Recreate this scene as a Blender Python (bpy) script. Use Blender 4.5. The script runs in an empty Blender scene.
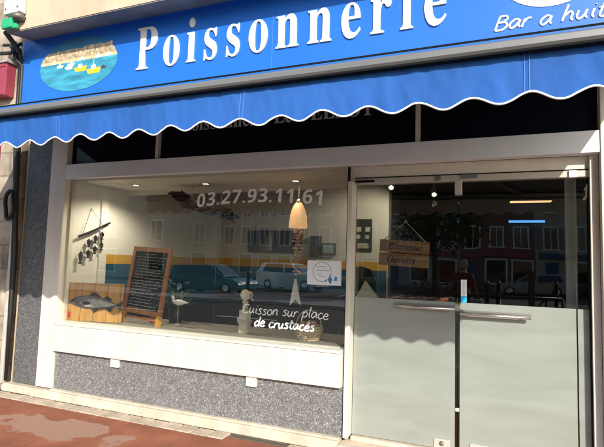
import bpy, bmesh, math, random
from mathutils import Vector, Matrix, noise
random.seed(7)
SC = bpy.context.scene
COL = SC.collection
R = math.radians
PI = math.pi

# ------------------------------------------------------------------ world, view
SC.view_settings.view_transform = 'Standard'
SC.view_settings.look = 'None'
SC.view_settings.gamma = 1
SC.view_settings.use_curve_mapping = False
SC.view_settings.exposure = 0.9
SUN = Vector((0.635, -1.0, 0.603)).normalized()          # towards the sun
w = bpy.data.worlds.new("World"); SC.world = w; w.use_nodes = True
nt = w.node_tree
bg = nt.nodes['Background']
sky = nt.nodes.new('ShaderNodeTexSky'); sky.sky_type = 'NISHITA'; sky.sun_disc = False
sky.sun_elevation = math.asin(SUN.z); sky.sun_rotation = math.atan2(SUN.x, SUN.y)
nt.links.new(sky.outputs[0], bg.inputs[0]); bg.inputs[1].default_value = 0.15
sl = bpy.data.lights.new('sun', 'SUN'); sl.energy = 3.25; sl.angle = R(0.53); sl.color = (1, .945, .845)
so = bpy.data.objects.new('sun', sl); COL.objects.link(so)
so.rotation_euler = (-SUN).to_track_quat('-Z', 'Y').to_euler(); so.location = (8, -14, 12)

# ------------------------------------------------------------------ materials
def nodes_of(m):
    m.use_nodes = True
    return m.node_tree, m.node_tree.nodes['Principled BSDF']

def mat(name, col, rough=.6, var=.12, scale=6, metal=0, bump=0, bscale=60, spec=.5, stretch=(1, 1, 1), var2=0, scale2=1.2):
    """base colour varied by procedural noise, optional bump"""
    m = bpy.data.materials.new(name); t, p = nodes_of(m)
    L = t.links
    tc = t.nodes.new('ShaderNodeTexCoord'); mp = t.nodes.new('ShaderNodeMapping'); mp.inputs['Scale'].default_value = stretch
    L.new(tc.outputs['Object'], mp.inputs['Vector'])
    n = t.nodes.new('ShaderNodeTexNoise'); n.inputs['Scale'].default_value = scale; n.inputs['Detail'].default_value = 6
    n.inputs['Roughness'].default_value = .65
    L.new(mp.outputs[0], n.inputs['Vector'])
    r = t.nodes.new('ShaderNodeValToRGB'); e = r.color_ramp.elements
    e[0].position = .3; e[1].position = .7
    e[0].color = [c * (1 - var) for c in col] + [1]; e[1].color = [min(1, c * (1 + var)) for c in col] + [1]
    L.new(n.outputs['Fac'], r.inputs[0])
    out = r.outputs[0]
    if var2:
        n2 = t.nodes.new('ShaderNodeTexNoise'); n2.inputs['Scale'].default_value = scale2; n2.inputs['Detail'].default_value = 4
        L.new(mp.outputs[0], n2.inputs['Vector'])
        r2 = t.nodes.new('ShaderNodeValToRGB'); r2.color_ramp.elements[0].position = .35; r2.color_ramp.elements[1].position = .65
        r2.color_ramp.elements[0].color = [1 - var2] * 3 + [1]; r2.color_ramp.elements[1].color = (1, 1, 1, 1)
        L.new(n2.outputs['Fac'], r2.inputs[0])
        mx = t.nodes.new('ShaderNodeMixRGB'); mx.blend_type = 'MULTIPLY'; mx.inputs[0].default_value = 1
        L.new(out, mx.inputs[1]); L.new(r2.outputs[0], mx.inputs[2]); out = mx.outputs[0]
    L.new(out, p.inputs['Base Color'])
    p.inputs['Roughness'].default_value = rough; p.inputs['Metallic'].default_value = metal
    p.inputs['Specular IOR Level'].default_value = spec
    if bump:
        nb = t.nodes.new('ShaderNodeTexNoise'); nb.inputs['Scale'].default_value = bscale; nb.inputs['Detail'].default_value = 5
        L.new(mp.outputs[0], nb.inputs['Vector'])
        b = t.nodes.new('ShaderNodeBump'); b.inputs['Strength'].default_value = bump; b.inputs['Distance'].default_value = .01
        L.new(nb.outputs['Fac'], b.inputs['Height']); L.new(b.outputs[0], p.inputs['Normal'])
    return m

def emit(name, col, s):
    m = bpy.data.materials.new(name); t, p = nodes_of(m)
    p.inputs['Base Color'].default_value = (*col, 1); p.inputs['Emission Color'].default_value = (*col, 1)
    p.inputs['Emission Strength'].default_value = s
    return m

def glass(name, ior=1.6, tint=(.93, .95, .93), rough=0.006, wave=.0014):
    m = bpy.data.materials.new(name); t, p = nodes_of(m); L = t.links
    o = t.nodes['Material Output']; t.nodes.remove(p)
    tr = t.nodes.new('ShaderNodeBsdfTransparent'); tr.inputs[0].default_value = (*tint, 1)
    gl = t.nodes.new('ShaderNodeBsdfGlossy'); gl.inputs['Roughness'].default_value = rough; gl.inputs[0].default_value = (1, 1, 1, 1)
    lw = t.nodes.new('ShaderNodeLayerWeight'); lw.inputs[0].default_value = .5; pw = t.nodes.new('ShaderNodeMath'); pw.operation = 'POWER'; pw.inputs[1].default_value = 4
    L.new(lw.outputs['Facing'], pw.inputs[0]); f0 = ((ior - 1) / (ior + 1)) ** 2
    fr = t.nodes.new('ShaderNodeMath'); fr.operation = 'MULTIPLY_ADD'; fr.inputs[1].default_value = 1 - f0; fr.inputs[2].default_value = f0; L.new(pw.outputs[0], fr.inputs[0])
    tc = t.nodes.new('ShaderNodeTexCoord'); nz = t.nodes.new('ShaderNodeTexNoise'); nz.inputs['Scale'].default_value = 1.6; nz.inputs['Detail'].default_value = 1
    bp = t.nodes.new('ShaderNodeBump'); bp.inputs['Strength'].default_value = 1; bp.inputs['Distance'].default_value = wave
    L.new(tc.outputs['Object'], nz.inputs['Vector']); L.new(nz.outputs['Fac'], bp.inputs['Height']); L.new(bp.outputs[0], gl.inputs['Normal'])
    mx = t.nodes.new('ShaderNodeMixShader'); L.new(fr.outputs[0], mx.inputs[0])
    L.new(tr.outputs[0], mx.inputs[1]); L.new(gl.outputs[0], mx.inputs[2]); L.new(mx.outputs[0], o.inputs[0])
    return m

def frosted(name):
    m = bpy.data.materials.new(name); t, p = nodes_of(m); L = t.links
    o = t.nodes['Material Output']
    tc = t.nodes.new('ShaderNodeTexCoord'); n = t.nodes.new('ShaderNodeTexNoise'); n.inputs['Scale'].default_value = 2.6; n.inputs['Detail'].default_value = 7; n.inputs['Distortion'].default_value = .5
    mp = t.nodes.new('ShaderNodeMapping'); mp.inputs['Rotation'].default_value = (0, R(22), 0); mp.inputs['Scale'].default_value = (.6, 1, 2.2); L.new(tc.outputs['Object'], mp.inputs[0]); L.new(mp.outputs[0], n.inputs['Vector'])
    r = t.nodes.new('ShaderNodeValToRGB'); r.color_ramp.elements[0].position = .3; r.color_ramp.elements[1].position = .7
    r.color_ramp.elements[0].color = (.31, .34, .305, 1); r.color_ramp.elements[1].color = (.385, .415, .375, 1)
    L.new(n.outputs['Fac'], r.inputs[0]); L.new(r.outputs[0], p.inputs['Base Color'])
    p.inputs['Roughness'].default_value = .25; p.inputs['Specular IOR Level'].default_value = .4; p.inputs['Coat Weight'].default_value = 1; p.inputs['Coat Roughness'].default_value = .02; p.inputs['Coat IOR'].default_value = 1.6
    tl = t.nodes.new('ShaderNodeBsdfTranslucent'); L.new(r.outputs[0], tl.inputs[0])
    mx = t.nodes.new('ShaderNodeMixShader'); mx.inputs[0].default_value = .22
    L.new(p.outputs[0], mx.inputs[1]); L.new(tl.outputs[0], mx.inputs[2]); L.new(mx.outputs[0], o.inputs[0])
    return m

def granite(name, base=.10, polish=.35, lo=.45, hi=3.2):
    m = bpy.data.materials.new(name); t, p = nodes_of(m); L = t.links
    tc = t.nodes.new('ShaderNodeTexCoord')
    v = t.nodes.new('ShaderNodeTexVoronoi'); v.inputs['Scale'].default_value = 160
    L.new(tc.outputs['Object'], v.inputs['Vector'])
    r = t.nodes.new('ShaderNodeValToRGB'); c = r.color_ramp; c.interpolation = 'CONSTANT'
    c.elements[0].position = 0; c.elements[0].color = (base * lo, base * lo, base * lo, 1)
    c.elements[1].position = .22; c.elements[1].color = (base, base, base, 1)
    e = c.elements.new(.66); e.color = (base * 1.45, base * 1.45, base * 1.45, 1)
    e = c.elements.new(.93); e.color = (base * hi, base * hi, base * hi * .98, 1)
    sp = t.nodes.new('ShaderNodeSeparateColor'); L.new(v.outputs['Color'], sp.inputs[0])
    L.new(sp.outputs[0], r.inputs[0])
    n = t.nodes.new('ShaderNodeTexNoise'); n.inputs['Scale'].default_value = 22; n.inputs['Detail'].default_value = 8
    L.new(tc.outputs['Object'], n.inputs['Vector'])
    mr = t.nodes.new('ShaderNodeMapRange'); mr.inputs[1].default_value = .3; mr.inputs[2].default_value = .7; mr.inputs[3].default_value = .85; mr.inputs[4].default_value = 1.15
    L.new(n.outputs['Fac'], mr.inputs[0])
    mx = t.nodes.new('ShaderNodeMixRGB'); mx.blend_type = 'MULTIPLY'; mx.inputs[0].default_value = 1
    L.new(r.outputs[0], mx.inputs[1]); L.new(mr.outputs[0], mx.inputs[2])
    L.new(mx.outputs[0], p.inputs['Base Color'])
    p.inputs['Roughness'].default_value = polish
    return m

def stone_wall(name, c1, c2, mortar, bw=.62, bh=.28):
    m = bpy.data.materials.new(name); t, p = nodes_of(m); L = t.links
    tc = t.nodes.new('ShaderNodeTexCoord'); sx = t.nodes.new('ShaderNodeSeparateXYZ'); cb = t.nodes.new('ShaderNodeCombineXYZ')
    L.new(tc.outputs['Object'], sx.inputs[0]); L.new(sx.outputs[0], cb.inputs[0]); L.new(sx.outputs[2], cb.inputs[1])
    n = t.nodes.new('ShaderNodeTexNoise'); n.inputs['Scale'].default_value = 3; n.inputs['Detail'].default_value = 8
    L.new(tc.outputs['Object'], n.inputs['Vector'])
    ad = t.nodes.new('ShaderNodeMixRGB'); ad.blend_type = 'LINEAR_LIGHT'; ad.inputs[0].default_value = .02
    L.new(cb.outputs[0], ad.inputs[1]); L.new(n.outputs['Color'], ad.inputs[2])
    b = t.nodes.new('ShaderNodeTexBrick'); b.inputs['Scale'].default_value = 1
    b.inputs['Color1'].default_value = (*c1, 1); b.inputs['Color2'].default_value = (*c2, 1); b.inputs['Mortar'].default_value = (*mortar, 1)
    b.inputs['Brick Width'].default_value = bw; b.inputs['Row Height'].default_value = bh; b.inputs['Mortar Size'].default_value = .012
    L.new(ad.outputs[0], b.inputs['Vector'])
    r = t.nodes.new('ShaderNodeMapRange'); r.inputs[1].default_value = .25; r.inputs[2].default_value = .75; r.inputs[3].default_value = .30; r.inputs[4].default_value = 1.45
    L.new(n.outputs['Fac'], r.inputs[0])
    mx = t.nodes.new('ShaderNodeMixRGB'); mx.blend_type = 'MULTIPLY'; mx.inputs[0].default_value = 1
    L.new(b.outputs[0], mx.inputs[1]); L.new(r.outputs[0], mx.inputs[2]); L.new(mx.outputs[0], p.inputs['Base Color'])
    bp = t.nodes.new('ShaderNodeBump'); bp.inputs['Strength'].default_value = .6; bp.inputs['Distance'].default_value = .03
    L.new(mx.outputs[0], bp.inputs['Height']); L.new(bp.outputs[0], p.inputs['Normal']); p.inputs['Roughness'].default_value = .9
    return m

def wood(name, c1, c2, axis='Z', scale=14, plank=0, rough=.5):
    m = bpy.data.materials.new(name); t, p = nodes_of(m); L = t.links
    tc = t.nodes.new('ShaderNodeTexCoord'); mp = t.nodes.new('ShaderNodeMapping')
    s = {'X': (.12, 1, 1), 'Y': (1, .12, 1), 'Z': (1, 1, .12)}[axis]; mp.inputs['Scale'].default_value = s
    L.new(tc.outputs['Object'], mp.inputs[0])
    n = t.nodes.new('ShaderNodeTexNoise'); n.inputs['Scale'].default_value = scale * 3; n.inputs['Detail'].default_value = 7; n.inputs['Distortion'].default_value = .6
    L.new(mp.outputs[0], n.inputs['Vector'])
    r = t.nodes.new('ShaderNodeValToRGB'); r.color_ramp.elements[0].position = .3; r.color_ramp.elements[1].position = .72
    r.color_ramp.elements[0].color = (*c1, 1); r.color_ramp.elements[1].color = (*c2, 1)
    L.new(n.outputs['Fac'], r.inputs[0]); out = r.outputs[0]
    if plank:
        sx = t.nodes.new('ShaderNodeSeparateXYZ'); L.new(tc.outputs['Object'], sx.inputs[0])
        mm = t.nodes.new('ShaderNodeMath'); mm.operation = 'PINGPONG'; mm.inputs[1].default_value = plank / 2; L.new(sx.outputs[0], mm.inputs[0])
        lt = t.nodes.new('ShaderNodeMath'); lt.operation = 'GREATER_THAN'; lt.inputs[1].default_value = .004; L.new(mm.outputs[0], lt.inputs[0])
        mr = t.nodes.new('ShaderNodeMapRange'); mr.inputs[3].default_value = .35; mr.inputs[4].default_value = 1; L.new(lt.outputs[0], mr.inputs[0])
        mx = t.nodes.new('ShaderNodeMixRGB'); mx.blend_type = 'MULTIPLY'; mx.inputs[0].default_value = 1
        L.new(out, mx.inputs[1]); L.new(mr.outputs[0], mx.inputs[2]); out = mx.outputs[0]
    L.new(out, p.inputs['Base Color']); p.inputs['Roughness'].default_value = rough
    return m

def red_paving(name):
    m = bpy.data.materials.new(name); t, p = nodes_of(m); L = t.links
    tc = t.nodes.new('ShaderNodeTexCoord')
    def nz(s, d=6):
        n = t.nodes.new('ShaderNodeTexNoise'); n.inputs['Scale'].default_value = s; n.inputs['Detail'].default_value = d
        L.new(tc.outputs['Object'], n.inputs['Vector']); return n.outputs['Fac']
    def ramp(f, a, b, ca, cb):
        r = t.nodes.new('ShaderNodeValToRGB'); r.color_ramp.elements[0].position = a; r.color_ramp.elements[1].position = b
        r.color_ramp.elements[0].color = (*ca, 1); r.color_ramp.elements[1].color = (*cb, 1); L.new(f, r.inputs[0]); return r.outputs[0]
    base = ramp(nz(3.2, 8), .3, .7, (.20, .067, .033), (.31, .112, .058))
    grain = ramp(nz(140, 3), .25, .75, (.45, .45, .45), (1.6, 1.5, 1.42))
    mx = t.nodes.new('ShaderNodeMixRGB'); mx.blend_type = 'MULTIPLY'; mx.inputs[0].default_value = 1; L.new(base, mx.inputs[1]); L.new(grain, mx.inputs[2])
    # worn pinkish patches where the red coat has gone: one large known one, and noise
    mp = t.nodes.new('ShaderNodeMapping'); mp.inputs['Location'].default_value = (3.72, .66, 0); mp.inputs['Scale'].default_value = (1, 1, 1)
    L.new(tc.outputs['Object'], mp.inputs[0])
    m2 = t.nodes.new('ShaderNodeMapping'); m2.inputs['Rotation'].default_value = (0, 0, R(-8)); m2.inputs['Scale'].default_value = (1.0, 3.1, 1); L.new(mp.outputs[0], m2.inputs[0])
    ln = t.nodes.new('ShaderNodeVectorMath'); ln.operation = 'LENGTH'; L.new(m2.outputs[0], ln.inputs[0])
    ad = t.nodes.new('ShaderNodeMath'); ad.operation = 'MULTIPLY_ADD'; ad.inputs[1].default_value = 1.5; L.new(nz(3.5, 7), ad.inputs[0]); L.new(ln.outputs['Value'], ad.inputs[2])
    mask = ramp(ad.outputs[0], 1.38, 1.5, (1, 1, 1), (0, 0, 0))
    mask.node.color_ramp.elements[0].position = 0.0
    mr = t.nodes.new('ShaderNodeMapRange'); mr.inputs[1].default_value = 1.40; mr.inputs[2].default_value = 1.45; mr.inputs[3].default_value = 1; mr.inputs[4].default_value = 0
    L.new(ad.outputs[0], mr.inputs[0])
    mr2 = t.nodes.new('ShaderNodeMapRange'); mr2.inputs[1].default_value = .66; mr2.inputs[2].default_value = .70; L.new(nz(1.7, 7), mr2.inputs[0])
    mxx = t.nodes.new('ShaderNodeMath'); mxx.operation = 'MAXIMUM'; L.new(mr.outputs[0], mxx.inputs[0]); L.new(mr2.outputs[0], mxx.inputs[1])
    worn = ramp(nz(110, 5), .3, .7, (.24, .125, .082), (.38, .235, .17))
    m3 = t.nodes.new('ShaderNodeMixRGB'); L.new(mxx.outputs[0], m3.inputs[0]); L.new(mx.outputs[0], m3.inputs[1]); L.new(worn, m3.inputs[2])
    L.new(m3.outputs[0], p.inputs['Base Color']); p.inputs['Roughness'].default_value = .95
    b = t.nodes.new('ShaderNodeBump'); b.inputs['Strength'].default_value = .5; b.inputs['Distance'].default_value = .01
    L.new(nz(120, 4), b.inputs['Height']); L.new(b.outputs[0], p.inputs['Normal'])
    return m

M = {}
M['white'] = mat('cream white paint', (.66, .625, .535), .5, .05, 5, bump=.08, bscale=60, var2=.08, scale2=3.2, stretch=(2.2, 1, .3))
M['lintel'] = mat('white lacquered lintel', (.70, .745, .79), .45, .04, 4, var2=.05)
M['frame'] = mat('cream frame', (.62, .59, .52), .4, .06, 8)
M['chalky'] = mat('white interior paint', (.74, .71, .66), .8, .03, 3)
M['wallgrey'] = mat('warm grey wall', (.60, .56, .51), .85, .04, 3)
M['yellow'] = mat('ochre band', (.62, .33, .035), .7, .06, 8)
M['teal'] = mat('petrol blue paint', (.012, .085, .15), .7, .08, 6)
M['dark_unlit'] = mat('dark brown with unlit tone', (.09, .072, .06), .8, .1, 4)  # on the back room, darkness of an unlit space put into the colour
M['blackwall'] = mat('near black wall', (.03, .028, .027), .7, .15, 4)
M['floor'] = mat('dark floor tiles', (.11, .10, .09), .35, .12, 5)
M['granite'] = granite('grey granite', .145, .5, .6, 2.8)
M['granite_shaded'] = granite('granite darkened for shade', .09, .6, .6, 2.8)  # same stone as the base, darkened in colour for the awning's shade
M['stone'] = mat('cream stone', (.58, .49, .37), .8, .12, 8, bump=.3, bscale=50, var2=.22, scale2=3)
M['plinth'] = mat('plinth stone', (.60, .51, .40), .8, .10, 10, bump=.2, bscale=60, var2=.18, scale2=5)
M['slab'] = mat('beige render', (.52, .41, .28), .9, .08, 4, bump=.2, bscale=30, var2=.14, scale2=2.5, stretch=(1, 1, .35))
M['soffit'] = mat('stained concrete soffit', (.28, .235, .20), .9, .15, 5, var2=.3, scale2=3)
M['signblue'] = mat('sign blue', (.011, .125, .48), .35, .04, 2)
M['cream_print'] = mat('cream logo print', (.62, .53, .40), .4, .12, 8)
M['white_letter'] = mat('off white letters', (.70, .675, .575), .4, .02, 5)
M['awning'] = mat('blue awning cloth', (.012, .098, .37), .85, .10, 4, bump=.35, bscale=7, var2=.20, scale2=2.2, stretch=(1.6, 1, .5))
M['underside'] = mat('charcoal awning underside', (.11, .11, .112), .9, .06, 6)
M['lining'] = mat('grey awning lining', (.36, .355, .35), .9, .06, 6)
M['awning_hem'] = mat('white piping', (.80, .80, .80), .7, .03, 20)
M['awning_line'] = mat('pale seam', (.06, .18, .52), .8, .03, 20)
M['alu'] = mat('weathered aluminium', (.185, .183, .175), .40, .10, 10, metal=.3, stretch=(.15, 1, 1))
M['blacktrim'] = mat('black rubber trim', (.006, .006, .007), .8, .1, 10, spec=.15)
M['chrome'] = mat('brushed steel', (.62, .60, .56), .28, .06, 20, metal=.9)
M['fitting'] = mat('satin fitting', (.55, .52, .46), .35, .05, 20, metal=.3)
M['glass'] = glass('window glass', 1.95)
M['doorglass'] = glass('door glass', 1.6, (.80, .83, .80))
M['frost'] = frosted('frosted film')
M['transom'] = mat('dark tinted glass', (.004, .006, .014), .06, .1, 3, spec=.12)
M['greytext'] = mat('faded grey letters', (.42, .44, .47), .6, .1, 20)
M['whitetext'] = mat('white vinyl', (.84, .84, .82), .5, .02, 20)
M['vinylgrey'] = mat('satin pale vinyl', (.84, .85, .86), .5, .04, 20)
M['stonewall'] = stone_wall('weathered ashlar', (.42, .35, .27), (.34, .28, .21), (.25, .21, .17))
M['pink'] = mat('maroon pink paint', (.30, .045, .07), .5, .1, 6, var2=.2, scale2=4)
M['grey_lid'] = mat('grey zinc lid', (.36, .33, .30), .6, .12, 10)
M['plastic'] = mat('ivory plastic', (.66, .64, .58), .5, .06, 10, var2=.12, scale2=8)
M['green'] = mat('green plastic sleeve', (.02, .36, .15), .5, .06, 10)
M['cable'] = mat('black cable', (.012, .012, .012), .55, .2, 20)
M['conduit'] = mat('pale grey conduit', (.46, .45, .40), .6, .1, 8, var2=.15, scale2=3)
M['redpave'] = red_paving('red asphalt')
M['paver'] = mat('stone sett', (.52, .43, .33), .9, .12, 6, bump=.3, bscale=60, var2=.2, scale2=6)
M['joint'] = mat('sandy joint', (.12, .09, .07), .95, .3, 40)
M['asphalt'] = mat('asphalt', (.036, .035, .034), .9, .2, 60, bump=.3, bscale=150, var2=.2, scale2=.6)
M['pave2'] = mat('far pavement', (.22, .205, .185), .9, .12, 6)
M['kerb'] = mat('granite kerb', (.34, .32, .29), .85, .1, 20)
M['ground'] = mat('plain ground', (.16, .15, .13), .95, .1, 1)
M['roadwhite'] = mat('road paint', (.7, .7, .67), .8, .08, 20)
M['iron'] = mat('cast iron', (.17, .15, .125), .55, .15, 30, metal=.5)
M['pit'] = mat('pit shade black', (.01, .009, .008), .9, .1, 10)
M['shelf'] = mat('grey brown shelf cloth', (.33, .295, .245), .6, .06, 10)
M['pine'] = wood('honey pine', (.50, .24, .065), (.70, .38, .12), 'Z', 6, plank=.155)
M['frame_wood'] = wood('red brown frame wood', (.30, .10, .028), (.48, .19, .06), 'Z', 10)
M['orange_wood'] = wood('orange pine legs', (.58, .26, .035), (.72, .36, .07), 'Z', 8)
M['slate'] = mat('black slate', (.012, .0115, .011), .85, .3, 6, spec=.15)
M['chalk'] = mat('chalk', (.80, .78, .74), .9, .15, 80)
M['fish'] = mat('grey fish skin', (.16, .15, .16), .35, .4, 30, var2=.4, scale2=14)
M['fish_pale'] = mat('silver fish belly', (.52, .49, .48), .35, .25, 40, var2=.3, scale2=20)
M['fish_dark'] = mat('dark fin', (.045, .04, .045), .5, .3, 40)
M['linen'] = mat('pale linen', (.62, .56, .44), .9, .08, 40)
M['driftwood'] = mat('dark driftwood', (.012, .010, .009), .95, .3, 30, spec=.04)
M['pale_wood'] = mat('bleached wood', (.58, .52, .42), .8, .15, 30)
M['white_china'] = mat('white china', (.80, .79, .76), .35, .03, 10)
M['wicker'] = mat('wicker', (.58, .45, .32), .8, .35, 60, bump=.8, bscale=80)
M['board_wood'] = wood('sign board wood', (.30, .145, .05), (.46, .25, .10), 'X', 8)
M['ink'] = mat('burnt brown letters', (.03, .012, .008), .7, .1, 10)
M['poster_dark'] = mat('dark poster', (.018, .018, .018), .4, .3, 12)
M['poster_pale'] = mat('poster pictures', (.42, .38, .28), .5, .5, 18)
M['paper'] = mat('white paper', (.72, .76, .80), .6, .03, 10)
M['print_teal'] = mat('grey teal print', (.26, .40, .44), .6, .1, 30)
M['print_blue'] = mat('blue print', (.05, .22, .46), .6, .15, 30)
M['sky_blue'] = mat('sticker blue', (.02, .42, .80), .5, .05, 10)
M['red_label'] = mat('red label', (.48, .03, .03), .5, .1, 20)
M['jar'] = glass('bottle glass', 1.45, (.8, .82, .8))
M['leaf'] = mat('plant leaf', (.10, .14, .035), .6, .3, 20)
M['prawn'] = mat('cooked shellfish', (.28, .07, .035), .5, .45, 30)
M['ice'] = mat('crushed ice', (.55, .57, .58), .4, .2, 40, bump=.6, bscale=60)
M['shade'] = emit('glowing woven shade', (.76, .42, .20), .45)
M['spot'] = emit('spot lamp glow', (1, .86, .60), 7)
M['panel'] = emit('warm panel lamp', (1, .55, .27), 1.1)
M['tube'] = emit('blue tube', (.10, .38, 1), 1.0)
M['shell'] = mat('shell and cork', (.46, .27, .16), .7, .35, 40)
M['strap'] = mat('cord', (.50, .46, .40), .9, .1, 40)
M['fabric_dark'] = mat('dark cloth', (.02, .018, .017), .9, .2, 30)
M['tyre'] = mat('tyre', (.015, .015, .015), .8, .1, 20)
M['carglass'] = mat('car glass', (.012, .015, .018), .05, .1, 3, spec=.8)
M['car_teal'] = mat('dark teal car paint', (.02, .11, .125), .2, .05, 3)
M['car_silver'] = mat('silver car paint', (.72, .71, .69), .22, .04, 3, metal=.4)
M['car_grey'] = mat('grey car paint', (.34, .34, .345), .22, .04, 3, metal=.4)
M['car_black'] = mat('black car paint', (.012, .012, .014), .2, .04, 3)
M['lens'] = mat('head lamp lens', (.62, .63, .62), .15, .05, 10)
M['redlens'] = mat('tail lamp lens', (.35, .01, .01), .2, .05, 10)
M['bronze'] = mat('dark bollard paint', (.02, .02, .022), .45, .15, 20)
M['render1'] = mat('cream render', (.48, .40, .28), .9, .08, 1.5, var2=.12, scale2=.6)
M['render2'] = mat('brick render', (.24, .11, .075), .9, .12, 2, var2=.1)
M['render3'] = mat('pale grey render', (.40, .38, .35), .9, .08, 2)
M['render4'] = mat('sandy render', (.44, .33, .21), .9, .08, 2)
M['tiles'] = mat('roof tiles', (.16, .07, .045), .9, .25, 6)
M['slates'] = mat('roof slates', (.06, .062, .07), .7, .2, 6)
M['bark'] = mat('bark', (.07, .052, .038), .95, .3, 10)
M['foliage'] = mat('tree leaves', (.055, .085, .022), .7, .35, 1.5)
M['skin'] = mat('skin', (.50, .30, .22), .55, .06, 20)
M['hair'] = mat('fair hair', (.42, .30, .17), .7, .25, 60)
M['jacket'] = mat('dark red jacket', (.13, .018, .026), .8, .12, 15)
M['trouser'] = mat('black trousers', (.015, .016, .02), .8, .1, 15)
M['flower'] = mat('dark red geraniums', (.16, .02, .022), .8, .4, 20)

# ------------------------------------------------------------------ mesh helpers
BASE = {}          # world location of every empty/mesh origin
def wl(o): return BASE.get(o.name, Vector((0, 0, 0)))

class MB:
    def __init__(s): s.v = []; s.f = []; s.mi = []; s.sm = []
    def add(s, vs, fs, m=0, smooth=False):
        o = len(s.v); s.v += [tuple(x) for x in vs]
        for f in fs: s.f.append([o + i for i in f]); s.mi.append(m); s.sm.append(smooth)
        return s
    def box(s, x0, x1, y0, y1, z0, z1, m=0, bev=0, rot=None):
        if bev:
            bm = bmesh.new(); bmesh.ops.create_cube(bm, size=1)
            for v in bm.verts: v.co = Vector(((x0 + x1) / 2 + v.co.x * (x1 - x0), (y0 + y1) / 2 + v.co.y * (y1 - y0), (z0 + z1) / 2 + v.co.z * (z1 - z0)))
            bmesh.ops.bevel(bm, geom=bm.edges[:], offset=bev, segments=2, affect='EDGES', profile=.6)
            bm.verts.index_update()
            vs = [v.co.copy() for v in bm.verts]; fs = [[v.index for v in f.verts] for f in bm.faces]; bm.free()
        else:
            vs = [Vector((x, y, z)) for x in (x0, x1) for y in (y0, y1) for z in (z0, z1)]
            fs = [(0, 1, 3, 2), (4, 6, 7, 5), (0, 4, 5, 1), (2, 3, 7, 6), (0, 2, 6, 4), (1, 5, 7, 3)]
        if rot:
            c, mx = rot; vs = [mx @ (v - Vector(c)) + Vector(c) for v in vs]
        return s.add(vs, fs, m)
    def prism(s, poly, a0, a1, axis='Y', m=0):
        n = len(poly)
        def P(p, a):
            return {'Y': (p[0], a, p[1]), 'X': (a, p[0], p[1]), 'Z': (p[0], p[1], a)}[axis]
        vs = [P(p, a0) for p in poly] + [P(p, a1) for p in poly]
        fs = [list(range(n)), list(range(2 * n - 1, n - 1, -1))] + [(i, (i + 1) % n, n + (i + 1) % n, n + i) for i in range(n)]
        return s.add(vs, fs, m)
    def tube(s, pts, r, n=8, m=0, close=False, flat=None):
        pts = [Vector(p) for p in pts]; rs = r if isinstance(r, (list, tuple)) else [r] * len(pts)
        vs = []; K = len(pts); up = Vector((0, 0, 1)); prev = None
        for i, p in enumerate(pts):
            d = (pts[min(i + 1, K - 1)] - pts[max(i - 1, 0)])
            if d.length < 1e-9: d = Vector((0, 0, 1))
            d.normalize()
            if prev is None:
                a = d.cross(up if abs(d.z) < .95 else Vector((1, 0, 0))).normalized()
            else:
                a = prev - d * prev.dot(d)
                a = a.normalized() if a.length > 1e-6 else d.cross(up).normalized()
            prev = a; b = d.cross(a)
            for k in range(n):
                t = 2 * PI * k / n; q = a * math.cos(t) * rs[i] + b * math.sin(t) * rs[i]
                if flat: q = Vector((q.x, q.y * flat, q.z))
                vs.append(p + q)
        fs = [(i * n + k, i * n + (k + 1) % n, (i + 1) * n + (k + 1) % n, (i + 1) * n + k) for i in range(K - 1) for k in range(n)]
        fs += [list(range(n - 1, -1, -1)), [(K - 1) * n + k for k in range(n)]]
        return s.add(vs, fs, m, True)
    def lathe(s, prof, c, n=20, m=0, axis='Z'):
        vs = []
        for r, h in prof:
            for k in range(n):
                t = 2 * PI * k / n; x, y = r * math.cos(t), r * math.sin(t)
                vs.append({'Z': (c[0] + x, c[1] + y, c[2] + h), 'Y': (c[0] + x, c[1] + h, c[2] + y), 'X': (c[0] + h, c[1] + x, c[2] + y)}[axis])
        K = len(prof)
        fs = [(i * n + k, i * n + (k + 1) % n, (i + 1) * n + (k + 1) % n, (i + 1) * n + k) for i in range(K - 1) for k in range(n)]
        fs += [list(range(n - 1, -1, -1)), [(K - 1) * n + k for k in range(n)]]
        return s.add(vs, fs, m, True)
    def blob(s, c, r, m=0, nz=.0, sub=2, seed=0):
        bm = bmesh.new(); bmesh.ops.create_icosphere(bm, subdivisions=sub, radius=1)
        r = r if isinstance(r, (tuple, list)) else (r, r, r)
        vs = []
        for v in bm.verts:
            k = 1 + nz * noise.noise(v.co * 1.7 + Vector((seed * 3.1, seed, 0)))
            vs.append((c[0] + v.co.x * r[0] * k, c[1] + v.co.y * r[1] * k, c[2] + v.co.z * r[2] * k))
        bm.verts.index_update()
        fs = [[v.index for v in f.verts] for f in bm.faces]; bm.free()
        return s.add(vs, fs, m, True)
    def xform(s, mx, start=0):
        s.v = s.v[:start] + [tuple(mx @ Vector(v)) for v in s.v[start:]]; return s
    def build(s, name, mats, parent=None, loc=(0, 0, 0), local=False):
        me = bpy.data.meshes.new(name)
        off = Vector(loc) if parent is None else wl(parent)
        if local: off = Vector((0, 0, 0))
        me.from_pydata([tuple(Vector(v) - off) for v in s.v], [], s.f)
        for m in (mats if isinstance(mats, (list, tuple)) else [mats]): me.materials.append(M[m] if isinstance(m, str) else m)
        me.polygons.foreach_set('material_index', s.mi); me.polygons.foreach_set('use_smooth', s.sm)
        bm = bmesh.new(); bm.from_mesh(me); bmesh.ops.recalc_face_normals(bm, faces=bm.faces); bm.to_mesh(me); bm.free()
        o = bpy.data.objects.new(name, me); COL.objects.link(o)
        if parent is None:
            o.location = loc; BASE[o.name] = Vector(loc)
        else:
            o.parent = parent; BASE[o.name] = wl(parent)
        return o

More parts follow.
